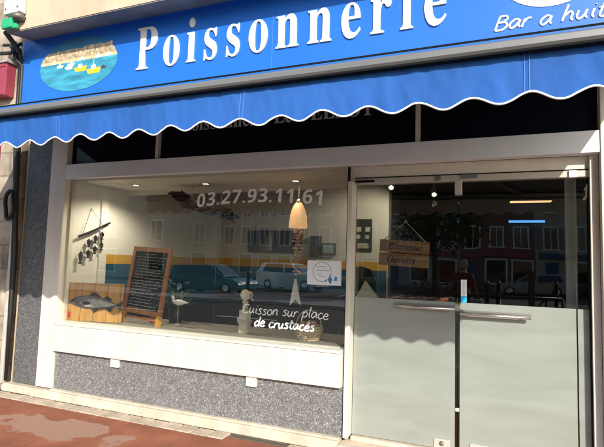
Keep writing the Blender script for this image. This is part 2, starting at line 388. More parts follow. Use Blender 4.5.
def tag(o, label, cat, group=None):
    o['label'] = label; o['category'] = cat
    if group: o['group'] = group
    return o
def thing(name, label, cat, loc=(0, 0, 0), group=None):
    o = bpy.data.objects.new(name, None); COL.objects.link(o); o.location = loc; o.empty_display_size = .1
    BASE[o.name] = Vector(loc); return tag(o, label, cat, group)
def struct(name, mb, m):
    o = mb.build(name, m); o['kind'] = 'structure'; return o
def dup(root, loc, rotz=None, label=None):
    r = root.copy(); COL.objects.link(r); r.location = loc; BASE[r.name] = Vector(loc)
    if rotz is not None: r.rotation_euler = (0, 0, rotz)
    if label: r['label'] = label
    for ch in list(root.children):
        c = ch.copy(); COL.objects.link(c); c.parent = r
        for g in list(ch.children):
            d = g.copy(); COL.objects.link(d); d.parent = c
    return r
def bold_serif(t): return ''.join(chr(0x1d400 + ord(c) - 65) if c.isupper() else (chr(0x1d41a + ord(c) - 97) if c.islower() else c) for c in t)
def bold_italic(t): return ''.join(chr(0x1d468 + ord(c) - 65) if c.isupper() else (chr(0x1d482 + ord(c) - 97) if c.islower() else c) for c in t)
def sans_digits(t): return ''.join(chr(0x1d7ec + ord(c) - 48) if c.isdigit() else c for c in t)

def text(name, body, x0, x1, z, capz, y, m, parent, depth=.004, shear=0, warp=None, space=1.0):
    """raised lettering in the XZ plane facing -y, from x0 to x1, baseline z, cap height capz"""
    cu = bpy.data.curves.new(name, 'FONT'); cu.body = body; cu.size = 1; cu.extrude = .5; cu.shear = shear; cu.space_character = space
    cu.resolution_u = 6
    o = bpy.data.objects.new(name + '_curve', cu); COL.objects.link(o)
    bpy.context.view_layer.update()
    dg = bpy.context.evaluated_depsgraph_get()
    me = bpy.data.meshes.new_from_object(o.evaluated_get(dg)); bpy.data.objects.remove(o)
    me.name = name
    xs = [v.co.x for v in me.vertices]; a, b = min(xs), max(xs)
    off = wl(parent) if parent else Vector((0, 0, 0))
    for v in me.vertices:
        u = (v.co.x - a) / (b - a); X = x0 + u * (x1 - x0); Z = z + v.co.y * capz / .69; Y = y - (v.co.z + .5) * depth
        if warp: X, Z = warp(u, X, Z)
        v.co = Vector((X, Y, Z)) - off
    me.materials.clear(); me.materials.append(M[m])
    ob = bpy.data.objects.new(name, me); COL.objects.link(ob)
    if parent: ob.parent = parent; BASE[ob.name] = off
    else: BASE[ob.name] = Vector((0, 0, 0))
    return ob

# a small handwriting alphabet: strokes on an x-height of 1
GL = {
 'C': (1.15, [[(1.0, 1.45), (.7, 1.65), (.3, 1.4), (.08, .8), (.2, .2), (.6, 0), (1.05, .25)]]),
 'B': (1.1, [[(.2, 1.6), (.12, .8), (.08, 0)], [(.2, 1.6), (.7, 1.6), (.85, 1.25), (.55, .95), (.2, .88)], [(.2, .88), (.75, .85), (.95, .45), (.65, .05), (.08, 0)]]),
 'a': (1.0, [[(.8, .8), (.5, 1.0), (.15, .7), (.08, .3), (.3, 0), (.6, .3), (.82, .85)], [(.82, .9), (.78, .3), (.95, .02)]]),
 'b': (.9, [[(.2, 1.8), (.12, .9), (.1, .05)], [(.12, .55), (.45, 1.0), (.8, .65), (.6, .1), (.12, .05)]]),
 'c': (.85, [[(.75, .85), (.45, 1.0), (.12, .6), (.2, .1), (.5, 0), (.8, .25)]]),
 'd': (1.0, [[(.8, .8), (.45, 1.0), (.1, .5), (.3, 0), (.7, .35)], [(.95, 1.85), (.82, .9), (.78, .25), (.95, .02)]]),
 'e': (.9, [[(.12, .5), (.6, .55), (.72, .8), (.45, 1.0), (.12, .6), (.2, .1), (.5, 0), (.82, .2)]]),
 'h': (1.0, [[(.25, 1.8), (.15, .9), (.08, 0)], [(.12, .5), (.5, 1.0), (.72, .75), (.7, .2), (.9, .02)]]),
 'i': (.5, [[(.25, .95), (.2, .3), (.38, .02)], [(.32, 1.38), (.34, 1.44)]]),
 'l': (.5, [[(.35, 1.8), (.2, .9), (.2, .2), (.38, .02)]]),
 'n': (1.0, [[(.18, .95), (.14, .5), (.08, 0)], [(.13, .5), (.5, 1.0), (.72, .75), (.7, .2), (.9, .02)]]),
 'o': (.95, [[(.5, 1.0), (.15, .7), (.15, .2), (.45, 0), (.8, .3), (.78, .8), (.5, 1.0), (.42, .92)]]),
 'p': (.95, [[(.2, .95), (.12, .2), (.02, -.7)], [(.14, .5), (.5, 1.0), (.82, .65), (.6, .08), (.14, .1)]]),
 'r': (.75, [[(.18, .95), (.14, .5), (.08, 0)], [(.13, .5), (.4, .95), (.7, .92)]]),
 's': (.8, [[(.7, .88), (.4, 1.0), (.2, .78), (.5, .5), (.62, .2), (.35, 0), (.05, .12)]]),
 't': (.7, [[(.4, 1.55), (.28, .8), (.25, .2), (.45, 0), (.62, .1)], [(.05, 1.02), (.7, 1.1)]]),
 'u': (1.0, [[(.15, .95), (.1, .35), (.3, 0), (.6, .3), (.75, .95)], [(.75, .95), (.7, .3), (.9, .02)]]),
 'é': (.9, [[(.12, .5), (.6, .55), (.72, .8), (.45, 1.0), (.12, .6), (.2, .1), (.5, 0), (.82, .2)], [(.4, 1.25), (.7, 1.55)]]),
 ' ': (.65, []),
}
def spline(p, k=5):
    if len(p) < 3: return p
    o = []
    for i in range(len(p) - 1):
        a = p[max(i - 1, 0)]; b = p[i]; c = p[i + 1]; d = p[min(i + 2, len(p) - 1)]
        for j in range(k):
            t = j / k
            o.append(tuple(.5 * (2 * b[q] + (c[q] - a[q]) * t + (2 * a[q] - 5 * b[q] + 4 * c[q] - d[q]) * t * t + (-a[q] + 3 * b[q] - 3 * c[q] + d[q]) * t ** 3) for q in (0, 1)))
    return o + [p[-1]]
def script(name, s, x0, x1, z, xh, y, r, m, parent, flat=.25, slant=.12):
    tot = sum(GL[c][0] for c in s); k = (x1 - x0) / tot; mb = MB(); x = 0
    for c in s:
        wd, st = GL[c]
        for q in st:
            pts = spline(q)
            mb.tube([(x0 + (x + px + slant * pz) * k, y - .0005 * 1, z + pz * xh + .004 * math.sin(x * 1.3)) for px, pz in pts], r, 6, flat=flat)
        x += wd
    return mb.build(name, m, parent)

# ================================================================== SETTING: ground, road
struct('ground', MB().box(-120, 120, -140, 40, -.30, -.13), 'ground')
struct('road', MB().box(-90, 90, -13.2, -4.2, -.128, -.124), 'asphalt')
struct('car_park', MB().box(-60, 60, -36, -16.4, -.126, -.121), 'asphalt')
struct('pavement', MB().box(-60, 60, -1.75, -.222, -.128, 0).box(-2.262, -1.70, -.2215, -.139, -.03, 0), 'redpave')
struct('pavement', MB().box(-60, 60, -4.0, -1.753, -.128, -.002), 'pave2')
struct('kerb', MB().box(-60, 60, -4.2, -4.003, -.128, .004, bev=.02), 'kerb')
struct('pavement', MB().box(-60, 60, -16.2, -13.4, -.127, .0), 'pave2')
struct('kerb', MB().box(-60, 60, -13.398, -13.2, -.127, .004, bev=.02), 'kerb')
struct('kerb', MB().box(-60, 60, -16.4, -16.203, -.127, .004, bev=.02), 'kerb')
mk = MB()
for i in range(-12, 12): mk.box(i * 4, i * 4 + 2, -8.8, -8.68, -.122, -.119)
for i in range(-10, 10): mk.box(i * 2.6, i * 2.6 + .1, -24.5, -19.8, -.119, -.117)
struct('road_marking', mk, 'roadwhite')
# strip of stone setts along the shop
st = MB().box(-9, 8, -.2215, .1, -.1, -.012, m=1)
x = -9.0
while x < 8:
    L_ = random.uniform(.155, .185)
    if x < -2.27 < x + L_: L_ = -2.262 - x
    if -2.262 <= x < -1.70: x = -1.692
    if L_ > .04:
        dz = random.uniform(-.003, .003); st.box(x + .008, x + L_ - .008, -.217 + random.uniform(-.004, .004), -.052, -.05, .004 + dz, bev=.008)
    x += L_
struct('paving_strip', st, ['paver', 'joint'])
# drain grate let into the strip
dg_ = thing('drain_grate', 'rusty slotted drain grate let into the paving beside the shop step', 'drain', (-1.97, -.135, 0))
fb = MB()
fb.box(-2.25, -1.71, -.138, -.130, -.04, .006); fb.box(-2.25, -1.71, -.062, -.054, -.04, .006); fb.box(-2.25, -2.242, -.130, -.062, -.04, .006); fb.box(-1.718, -1.71, -.130, -.062, -.04, .006)
fb.build('grate_frame', 'iron', dg_)
bb = MB()
for i in range(23):
    xx = -2.236 + i * .0226; bb.box(xx, xx + .008, -.129, -.063, -.03, .004)
bb.build('grate_bars', 'iron', dg_)
MB().box(-2.241, -1.719, -.129, -.063, -.0115, -.007).build('pit_shade_sheet', 'pit', dg_)  # near-black sheet just under the bars, painted shade for the drain's depth

# ================================================================== SHOP BUILDING
shop = thing('shop_building', 'white framed fish shop front with grey granite base, large window and double glass door', 'shop')
S = lambda name, mb, m: mb.build(name, m, shop)
S('pillar', MB().box(-4.832, -4.592, 0, .14, .105, 3.34, bev=.006), 'white')
S('pillar', MB().box(.69, 1.5, -.012, .3, 0, 3.34, bev=.006), 'white')
S('lintel', MB().box(-4.59, .688, .0, .11, 2.447, 2.612, bev=.004), 'lintel')
S('wall', MB().box(-4.832, 1.5, .02, .30, 3.0, 8.0).box(-5.3, -4.834, .06, .3, 0, 8.0).box(1.502, 9, .02, .3, 0, 8), 'slab')
# fascia slab over the sign
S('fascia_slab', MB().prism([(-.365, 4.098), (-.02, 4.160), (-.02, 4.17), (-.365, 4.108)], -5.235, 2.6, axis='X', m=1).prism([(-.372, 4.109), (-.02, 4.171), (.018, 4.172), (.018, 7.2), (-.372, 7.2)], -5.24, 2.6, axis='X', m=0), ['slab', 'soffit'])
# transom lights
for a, b in ((-4.588, -3.372), (-3.33, -.657), (-.617, .687)):
    S('transom_pane', MB().box(a, b, .07, .08, 2.614, 3.0), 'transom')
S('transom_bar', MB().box(-3.37, -3.332, .03, .1, 2.614, 3.0), 'frame')
S('transom_bar', MB().box(-.655, -.619, .03, .1, 2.614, 3.0), 'frame')
tp = [o for o in shop.children if o.name.startswith('transom_pane')][1]
text('lettering', bold_serif('Poissonnerie Le DELPOT'), -3.06, -1.03, 2.90, .150, .069, 'greytext', tp, .003)
# sill
S('sill_panel', MB().box(-4.59, -1.252, -.028, .11, .519, .802, bev=.004), 'white')
S('sill_cap', MB().box(-4.59, -1.252, -.034, .11, .806, .832, bev=.003), 'white')
S('granite_panel', MB().box(-4.59, -1.25, .03, .1, .105, .518), 'granite')
S('granite_panel', MB().box(-5.235, -4.834, .028, .058, .10, 3.34), 'granite_shaded')
S('plinth', MB().box(-4.86, -1.262, -.045, .1, .0, .088, bev=.006).box(-4.59, -1.262, -.02, .029, .0885, .106, bev=.004), 'plinth')
S('plinth', MB().box(-5.33, -4.864, -.032, .1, .0, .09, bev=.006), 'plinth')
for (xa, xb, za, zb) in ((-3.772, -3.668, .425, .520), (-2.168, -2.062, .424, .520)):
    S('vent_cover', MB().box(xa, xb, -.003, .0295, za, zb, bev=.005).box(xa + .03, xb - .03, -.007, -.0035, za + .03, zb - .03, bev=.004), 'plastic')
# window
win = S('window_glass', MB().box(-4.592, -1.246, .075, .083, .832, 2.447), 'glass')
S('window_frame', MB().box(-4.59, -4.565, .084, .13, .833, 2.446).box(-4.564, -1.30, .084, .12, .833, .842).box(-4.564, -1.30, .084, .1, 2.425, 2.446), 'frame')
S('glass_edge_strip', MB().box(-1.249, -1.240, .05, .11, .835, 2.44), 'blacktrim')
def arch(u, X, Z): return X, Z + .040 * (1 - (2 * u - 1) ** 2) - .0
text('phone_lettering', sans_digits('03.27.93.11.61'), -2.845, -1.49, 2.10, .128, .074, 'vinylgrey', win, .0015, shear=.08, warp=arch, space=1.12)
script('window_lettering', 'Cuisson sur place', -2.275, -1.405, 1.078, .052, .073, .0048, 'whitetext', win)
script('window_lettering', 'de crustacés', -2.145, -1.535, .963, .050, .073, .0082, 'whitetext', win)
# door set
S('door_jamb', MB().box(-1.236, -1.196, .02, .19, .10, 2.30, bev=.004), 'white')
S('door_jamb', MB().box(.630, .687, .07, .22, .10, 2.446, bev=.004), 'frame')
S('jamb_strip', MB().box(.6245, .6295, .10, .2, .10, 2.28), 'blacktrim')
S('header_board', MB().box(-1.236, .647, .115, .24, 2.343, 2.4465, bev=.003), 'frame')
S('header_rail', MB().box(-1.195, .639, .11, .20, 2.285, 2.338, bev=.006).box(-1.195, .639, .104, .11, 2.339, 2.345, m=1), ['fitting', 'blacktrim'])
S('threshold', MB().box(-1.258, .686, -.06, .24, .0, .062, bev=.008).box(-1.19, .64, .1, .22, .0625, .10, bev=.006), 'plinth')
def door(xa, xb, fa, fb_, frost_top, hand, handz, lock, name='door'):
    d = S(name, MB().box(xa, xb, .150, .160, .104, 2.284), 'doorglass')
    MB().box(fa, fb_, .1465, .1492, .106, frost_top).build('frosted_film', 'frost', d)
    if hand:
        MB().tube([(hand[0], .085, handz), (hand[1], .085, handz)], .013, 12).tube([(hand[0] + .05, .085, handz), (hand[0] + .05, .149, handz)], .009, 8).tube([(hand[1] - .05, .085, handz), (hand[1] - .05, .149, handz)], .009, 8).build('handle', 'chrome', d)
        MB().box(hand[0] - .015, hand[1] + .005, .118, .135, handz + .012, handz + .028, bev=.003).build('handle_rail', 'alu', d)
    if lock:
        MB().box(lock[0], lock[1], .138, .1645, .105, .18, bev=.004).build('lock_patch', 'fitting', d)
        MB().lathe([(.0, 0), (.018, 0), (.018, .006), (0, .006)], ((lock[0] + lock[1]) / 2, .130, .15), 14, axis='Y').build('lock_cylinder', 'iron', d)
    return d
d1 = door(-1.192, -.317, -1.19, -.336, 1.285, (-.811, -.336), 1.232, (-.497, -.372))
d2 = door(-.312, .538, -.298, .536, 1.285, (-.296, .224), 1.200, (-.219, -.085))
sp_ = S('side_pane', MB().box(.546, .624, .150, .160, .104, 2.284), 'doorglass')
MB().box(.547, .623, .1465, .1492, .106, 1.285).build('frosted_film', 'frost', sp_)
# small white mark stuck on the side pane
MB().prism([(.598, 2.19), (.606, 2.205), (.620, 2.235), (.625, 2.235), (.622, 2.14), (.612, 2.112), (.594, 2.110), (.592, 2.128), (.608, 2.140), (.609, 2.185)], .1485, .1495).build('house_number', 'whitetext', sp_)
S('pivot_patch', MB().box(-.50, -.452, .095, .112, 2.291, 2.335, bev=.004), 'alu')
S('pivot_patch', MB().box(-.34, -.285, .095, .17, 2.17, 2.290, bev=.004), 'fitting')
S('pivot_patch', MB().box(.495, .548, .092, .112, 2.282, 2.336, bev=.003), 'whitetext')
S('pivot_patch', MB().box(-1.19, -1.02, .09, .112, 2.300, 2.318, bev=.003), 'blacktrim')
S('pivot_patch', MB().box(-.29, -.16, .096, .112, 2.305, 2.338, bev=.003), 'alu')
S('door_stop', MB().box(-.332, -.302, .140, .160, .415, .44, bev=.004), 'plastic')
# interior shell
S('display_ceiling', MB().box(-4.72, -1.26, .12, 1.03, 2.452, 2.50).box(-4.72, -1.26, 1.032, 1.06, 2.40, 3.3, m=1), ['chalky', 'wallgrey'])
sw = S('side_wall', MB().box(-4.66, -4.594, .141, 1.0, .832, 2.451).box(-4.66, -4.594, 1.002, 3.3, 0, 3.3), 'chalky')
MB().box(-4.5938, -4.590, .68, 3.25, 1.485, 1.605).build('painted_band', 'yellow', sw)
MB().box(-4.5938, -4.590, .68, 3.25, .85, 1.484).build('painted_band', 'teal', sw)
MB().box(-4.5938, -4.588, .87, 3.24, .10, .849).build('dado', 'blackwall', sw)
S('side_pilaster', MB().box(-4.594, -4.565, .55, .67, .86, 2.451), 'chalky')
bw_ = S('back_wall', MB().box(-4.59, -1.56, 3.26, 3.4, 0, 3.3), 'wallgrey')
MB().box(-4.58, -1.58, 3.255, 3.259, 1.485, 1.615).build('painted_band', 'yellow', bw_)
MB().box(-4.58, -1.58, 3.255, 3.259, 1.12, 1.484).build('painted_band', 'teal', bw_)
MB().box(-4.58, -1.58, 3.245, 3.259, .10, 1.119).build('dado', 'blackwall', bw_)
S('room_wall', MB().box(-1.6, -1.55, 3.41, 9.0, 0, 3.3).box(-1.6, 2.5, 9.0, 9.1, 0, 3.3).box(1.3, 1.35, .4, 9.0, 0, 3.3), 'dark_unlit')  # wall colour lowered in place of the light falling off indoors
S('room_ceiling', MB().box(-4.7, 2.5, 1.07, 9.2, 3.05, 3.2).box(-1.0, 2.5, .25, 1.068, 2.62, 2.68), 'dark_unlit')
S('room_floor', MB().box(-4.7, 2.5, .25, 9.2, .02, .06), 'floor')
S('display_shelf', MB().box(-4.593, -1.33, .112, .86, .79, .838, bev=.004).box(-4.593, -1.33, .80, .86, .06, .789), 'shelf')
S('inner_post', MB().box(.50, .578, .36, .42, .06, 2.5, bev=.004), 'chalky')

# ================================================================== SIGN
sign = thing('shop_sign', 'blue fascia sign reading Poissonnerie with an oval harbour picture above the awning', 'sign', (-1.5, -.03, 3.36))
MB().box(-5.375, 2.3, -.05, .015, 3.36, 4.158, bev=.004).build('sign_board', 'signblue', sign)
MB().box(-1.999, -1.994, -.0525, -.0505, 3.37, 4.15).build('panel_seam', 'awning_line', sign)
text('sign_lettering', bold_serif('Poissonnerie'), -3.61, -.40, 3.578, .470, -.052, 'white_letter', sign, .014, space=1.30)
script('sign_lettering', 'Bar a huitres', -.035, .955, 3.452, .070, -.054, .0095, 'white_letter', sign, flat=.3, slant=.2)
el = lambda cx, cz, a, b, n=40: [(cx + a * math.cos(2 * PI * i / n), cz + b * math.sin(2 * PI * i / n)) for i in range(n)]
lg_ = MB().prism(el(.375, 3.95, .40, .36), -.055, -.0505).build('sign_logo', 'awning_hem', sign)
MB().prism(el(.375, 3.95, .345, .31), -.0575, -.0552).build('logo_centre', 'cream_print', lg_)
# oval harbour picture (flat print): sea, sky, town, quay, boats
M['p_sea'] = mat('printed sea', (.045, .30, .42), .4, .35, 9, stretch=(.5, 1, 2.4), var2=.25, scale2=7)
M['p_sky'] = mat('printed sky with shadow tone', (.03, .16, .28), .4, .15, 4)  # dark teal has the fascia slab's shadow put into the print colour
M['p_town'] = mat('printed town', (.56, .44, .27), .5, .6, 40, var2=.5, scale2=26)
M['p_quay'] = mat('printed quay', (.60, .45, .25), .5, .2, 30)
M['p_hull'] = mat('printed white boat', (.76, .76, .74), .5, .1, 30)
M['p_yellow'] = mat('printed yellow boat', (.72, .44, .02), .5, .12, 30)
M['p_dark'] = mat('printed dark boat', (.05, .05, .06), .5, .1, 30)
CX_, CZ_, A_, B_ = -4.475, 3.765, .585, .315
def oval_band(z0, z1, n=24):
    zs = [z0 + (z1 - z0) * i / n for i in range(n + 1)]
    hw = lambda z: A_ * math.sqrt(max(0, 1 - ((z - CZ_) / B_) ** 2))
    return [(CX_ + hw(z), z) for z in zs] + [(CX_ - hw(z), z) for z in reversed(zs)]
pic = MB()
pic.prism(oval_band(CZ_ - B_ * .999, 3.80), -.0540, -.0505, m=0)
pic.prism(oval_band(3.80, 3.835), -.0542, -.0505, m=2)
pic.prism(oval_band(3.835, 3.935), -.0541, -.0505, m=1)
pic.prism(oval_band(3.935, CZ_ + B_ * .999), -.0540, -.0505, m=3)
rr = random.Random(3)
for i in range(26):
    xx = CX_ - .48 + i * .038; h = rr.uniform(.0, .018) + .022 * i / 26; pic.box(xx, xx + .036, -.0546 - .00001 * i, -.0538, 3.90, 3.935 + h, m=rr.choice((1, 2, 1)))
for (bx, bz, L_, m_) in ((-4.74, 3.745, .11, 4), (-4.60, 3.715, .13, 4), (-4.56, 3.755, .10, 4), (-4.42, 3.67, .20, 5), (-4.22, 3.625, .22, 5), (-4.08, 3.665, .09, 6), (-4.16, 3.80, .10, 4), (-4.02, 3.80, .10, 4), (-4.85, 3.80, .08, 4), (-4.40, 3.80, .09, 4)):
    h = L_ * .26
    pic.prism([(bx - L_ / 2, bz + h), (bx - L_ * .36, bz), (bx + L_ * .38, bz), (bx + L_ / 2, bz + h * 1.15)], -.0552, -.0538, m=m_)
    pic.box(bx - L_ * .18, bx + L_ * .12, -.0554, -.0538, bz + h * .9, bz + h * 1.7, m=4 if m_ != 6 else 6)
pic.box(-4.226, -4.22, -.0556, -.0538, 3.66, 3.80, m=4); pic.box(-4.62, -4.616, -.0556, -.0538, 3.73, 3.85, m=4)
pic.build('harbour_picture', ['p_sea', 'p_town', 'p_quay', 'p_sky', 'p_hull', 'p_yellow', 'p_dark'], sign)

# ================================================================== AWNING
aw = thing('awning', 'long blue scalloped shop awning with white edging and grey front rail', 'awning', (-2.06, -.1, 3.1))
XL, XR = -5.12, 1.045
MB().box(XL - .04, XR + .04, -.20, -.055, 3.14, 3.30, bev=.03).box(XL, XR, -.055, .018, 3.18, 3.24).build('awning_cassette', 'alu', aw)
N = 60; vs = []; fs = []
for i in range(N + 1):
    t = i / N
    for k in range(7):
        u = k / 6; sag = -.05 * math.sin(PI * u)
        vs.append((XL + .02 + (XR - XL - .04) * t, -.12 - u * 1.86, 3.135 - u * .615 + sag))
for i in range(N):
    for k in range(6): fs.append((i * 7 + k, i * 7 + k + 1, (i + 1) * 7 + k + 1, (i + 1) * 7 + k))
fa = MB().add(vs, fs, 0, True).add([(a, b, c - .004) for a, b, c in vs], fs, 1, True).build('fabric', ['awning', 'underside'], aw)
MB().prism([(-2.035, 2.434), (-2.045, 2.445), (-2.045, 2.468), (-2.030, 2.480), (-1.955, 2.480), (-1.955, 2.434)], XL, XR, axis='X').build('front_rail', 'alu', aw)
MB().box(XL, XR, -2.030, -1.99, 2.4805, 2.488).build('rail_lip', 'signblue', aw)
MB().box(XL, XR, -2.012, -1.94, 2.4885, 2.507, bev=.002).box(XL, XR, -2.038, -1.96, 2.424, 2.4335).build('rail_gasket', 'blacktrim', aw)
for s_ in (0, 1):
    MB().box(*((XL - .012, XL - .001) if s_ == 0 else (XR + .001, XR + .012)), -2.05, -1.94, 2.42, 2.51, bev=.003).build('end_cap', 'plastic', aw)
def vz(x): return 2.2505 + .0195 * math.cos(2 * PI * (x + .102) / .2190) + .003 * math.sin(x * 7.3)
def vy(x, z):
    k = (2.43 - z) / .18
    return -2.0 + .010 * math.sin(x * 2.1 + .6) * k + .011 * noise.noise(Vector((x * 3.3, z * 1.5, 0))) * k + .007 * noise.noise(Vector((x * 11, z * 5, 3))) * min(1, k * 2) + .004 * noise.noise(Vector((x * 25 + z * 12, z * 14, 7)))
nx = 740; vs = []; fs = []
for i in range(nx + 1):
    X = XL + (XR - XL) * i / nx; zb = vz(X)
    for k in range(7):
        z = 2.43 + (zb - 2.43) * k / 6; vs.append((X, vy(X, z), z))
for i in range(nx):
    for k in range(6): fs.append((i * 7 + k, i * 7 + k + 1, (i + 1) * 7 + k + 1, (i + 1) * 7 + k))
va = MB().add(vs, fs, 0, True).add([(a, b + .003, c) for a, b, c in vs], fs, 1, True).build('valance', ['awning', 'lining'], aw)
MB().tube([(XL + (XR - XL) * i / nx, vy(XL + (XR - XL) * i / nx, vz(XL + (XR - XL) * i / nx)) - .001, vz(XL + (XR - XL) * i / nx)) for i in range(nx + 1)], .0043, 6).build('piping', 'awning_hem', va)
for sx in (-1.203, -1.183, .093, .111, -2.49, -2.472, -3.76, -3.742):
    mb = MB(); a = sx
    pts = [(2.428 + (vz(sx) - 2.428) * k / 6) for k in range(7)]
    mb.add([(sx + dx, vy(sx, z) - .0025, z) for z in pts for dx in (0, .004)], [(2 * k, 2 * k + 1, 2 * k + 3, 2 * k + 2) for k in range(6)]).build('stitch_line', 'awning_line', va)
for ax in (-4.3, .25):
    sgn = 1 if ax < -2 else -1
    MB().box(ax - .05, ax + .05, -.22, -.19, 3.0, 3.14).tube([(ax, -.2, 3.05), (ax + sgn * .85, -.95, 2.79)], .03, 10).tube([(ax + sgn * .85, -.95, 2.79), (ax, -1.95, 2.47)], .025, 10).blob((ax + sgn * .85, -.95, 2.79), .045).build('folding_arm', 'alu', aw)

for o in list(aw.children) + list(va.children):
    for v in o.data.vertices:
        p = v.co + Vector((-2.06, -.1, 3.1)); t_ = p.y / -2.0
        v.co.y = p.y * (1 + .01 * p.x) + .1; v.co.z += -.0068 * p.x * t_
# ================================================================== NEIGHBOUR
nb = thing('neighbouring_building', 'weathered beige stone house with a maroon pink shop cornice adjoining the fish shop', 'building', (-8, 0, 0))
MB().box(-12, -5.335, .0, .4, 0, 9.0).build('wall', 'stonewall', nb)
MB().box(-12, -5.70, -.03, -.001, .0, 3.2, bev=.006).build('pilaster', 'pink', nb)
MB().box(-7.2, -5.545, -.125, -.002, 3.49, 3.895, bev=.008).build('cornice_box', 'pink', nb)
MB().box(-7.2, -5.58, -.135, -.1255, 3.50, 3.53).box(-7.2, -5.58, -.135, -.1255, 3.85, 3.885).build('cornice_moulding', 'pink', nb)
MB().prism([(-.15, 3.896), (-.15, 3.91), (-.08, 3.96), (-.002, 3.975), (-.002, 3.896)], -7.2, -5.515, axis='X').build('cornice_lid', 'grey_lid', nb)
# wiring on the party wall
ub = thing('utility_box', 'ivory plastic junction box with a dark cable gland above the cable bundle', 'junction box', (-5.19, -.31, 4.3))
MB().box(-5.21, -4.94, -.46, -.374, 4.27, 4.9, bev=.02).build('box_body', 'plastic', ub)
MB().lathe([(0, 0), (.06, 0), (.075, .04), (.05, .07), (0, .07)], (-5.0, -.42, 4.195), 14).build('cable_gland', 'iron', ub)
for (qx, qz) in ((-5.17, 4.33), (-4.98, 4.33), (-5.17, 4.45), (-4.98, 4.45)): MB().lathe([(0, 0), (.012, 0), (.012, .004), (0, .004)], (qx, -.4645, qz), 10, axis='Y').build('screw', 'iron', ub)
tag(MB().box(-5.245, -5.07, -.45, -.39, 4.115, 4.235, bev=.022).box(-5.075, -5.01, -.44, -.40, 4.10, 4.16, bev=.015).build('cable_sleeve', 'green', None), 'bright green plastic sleeve under the ivory junction box', 'cable sleeve')
cb_ = MB()
cb_.tube([(-5.62, -.13, 4.12), (-5.50, -.14, 4.10), (-5.44, -.12, 4.02), (-5.43, -.08, 3.96), (-5.41, -.05, 3.90)], .02, 8)
cb_.tube([(-5.27, -.37, 4.12), (-5.36, -.12, 4.02), (-5.40, -.05, 3.9), (-5.41, -.045, 3.4), (-5.395, -.04, 2.9), (-5.33, -.04, 2.3), (-5.285, -.035, 1.6), (-5.275, -.03, .9), (-5.27, -.03, .12)], [.028, .03, .028, .024, .026, .032, .034, .028, .018], 10)
cb_.tube([(-5.34, -.20, 4.10), (-5.38, -.18, 3.98), (-5.48, -.15, 3.99), (-5.7, -.12, 4.03), (-6.1, -.1, 4.05)], .024, 8)
cb_.tube([(-5.32, -.12, 4.1), (-5.42, -.16, 4.05), (-5.43, -.1, 3.93), (-5.37, -.05, 3.85), (-5.36, -.05, 3.0), (-5.30, -.05, 2.3)], .022, 8)
lp = []
for i in range(40):
    t = i / 39 * 4 * PI; lp.append((-5.37 + .065 * math.sin(t) + .012 * math.cos(3 * t), -.07 - .02 * (i / 39), 2.15 + .17 * math.cos(t)))
cb_.tube(lp, .019, 8)
tag(cb_.build('cable_bundle', 'cable', None), 'thick black cables with a hanging coil running down the stone party wall', 'cable')
tag(MB().box(-5.345, -5.292, -.06, -.002, .09, 2.02, bev=.008).box(-5.350, -5.287, -.065, -.0015, .78, .79).box(-5.350, -5.287, -.065, -.0015, 1.6, 1.61).build('cable_conduit', 'conduit', None), 'pale grey square conduit standing on the step beside the shade-darkened granite panel', 'conduit')

# ================================================================== WINDOW DISPLAY
SH = .838
# wood board with fish
fbd = thing('fish_board', 'honey pine board with a large grey fish mounted on it', 'wall decoration', (-4.25, .2, SH))
mb = MB().box(-.34, .34, -.012, .012, .001, .43, bev=.003).box(-.34, .34, -.018, -.0125, .34, .352)
mb.build('board', 'pine', fbd, local=True)
body = [(-.30, .205), (-.285, .238), (-.22, .272), (-.10, .293), (.04, .287), (.16, .252), (.25, .212), (.29, .205), (.30, .175), (.25, .165), (.14, .142), (.0, .135), (-.12, .142), (-.22, .165), (-.28, .19)]
vs = []; fs = []; nb_ = len(body); cx_, cz_ = -.01, .205
for ring, (k, yy) in enumerate(((1, -.014), (.86, -.036), (.5, -.05))):
    for (px, pz) in body: vs.append((cx_ + (px - cx_) * (k if ring else 1), yy, cz_ + (pz - cz_) * k))
for ring in range(2):
    for i in range(nb_): fs.append((ring * nb_ + i, ring * nb_ + (i + 1) % nb_, (ring + 1) * nb_ + (i + 1) % nb_, (ring + 1) * nb_ + i))
fs.append([2 * nb_ + i for i in range(nb_)])
fsh = MB().add(vs, fs, 0, True).build('fish_body', 'fish', fbd, local=True)
MB().prism([(-.16, .205), (-.05, .252), (.08, .25), (.19, .222), (.28, .198), (.2, .178), (.05, .160), (-.08, .165)], -.0515, -.040).build('fish_flank', 'fish_pale', fsh, local=True)
for pf, ya, yb in (([(.285, .205), (.345, .25), (.33, .19), (.335, .13), (.285, .172)], -.024, -.014), ([(-.06, .288), (-.03, .325), (.03, .318), (.08, .28)], -.024, -.014), ([(.12, .263), (.15, .295), (.21, .258), (.2, .232)], -.024, -.014), ([(-.02, .137), (.01, .095), (.05, .128), (.06, .137)], -.024, -.014), ([(.16, .15), (.2, .11), (.235, .155), (.23, .162)], -.024, -.014), ([(-.12, .205), (-.10, .225), (-.04, .222), (-.015, .205), (-.05, .188), (-.1, .188)], -.058, -.045)):
    MB().prism(pf, ya, yb).build('fin', 'fish_dark', fsh, local=True)
MB().blob((-.245, -.035, .228), (.014, .012, .014)).build('fish_eye', 'fish_dark', fsh, local=True)
fbd.rotation_euler = (R(-4), 0, R(15))
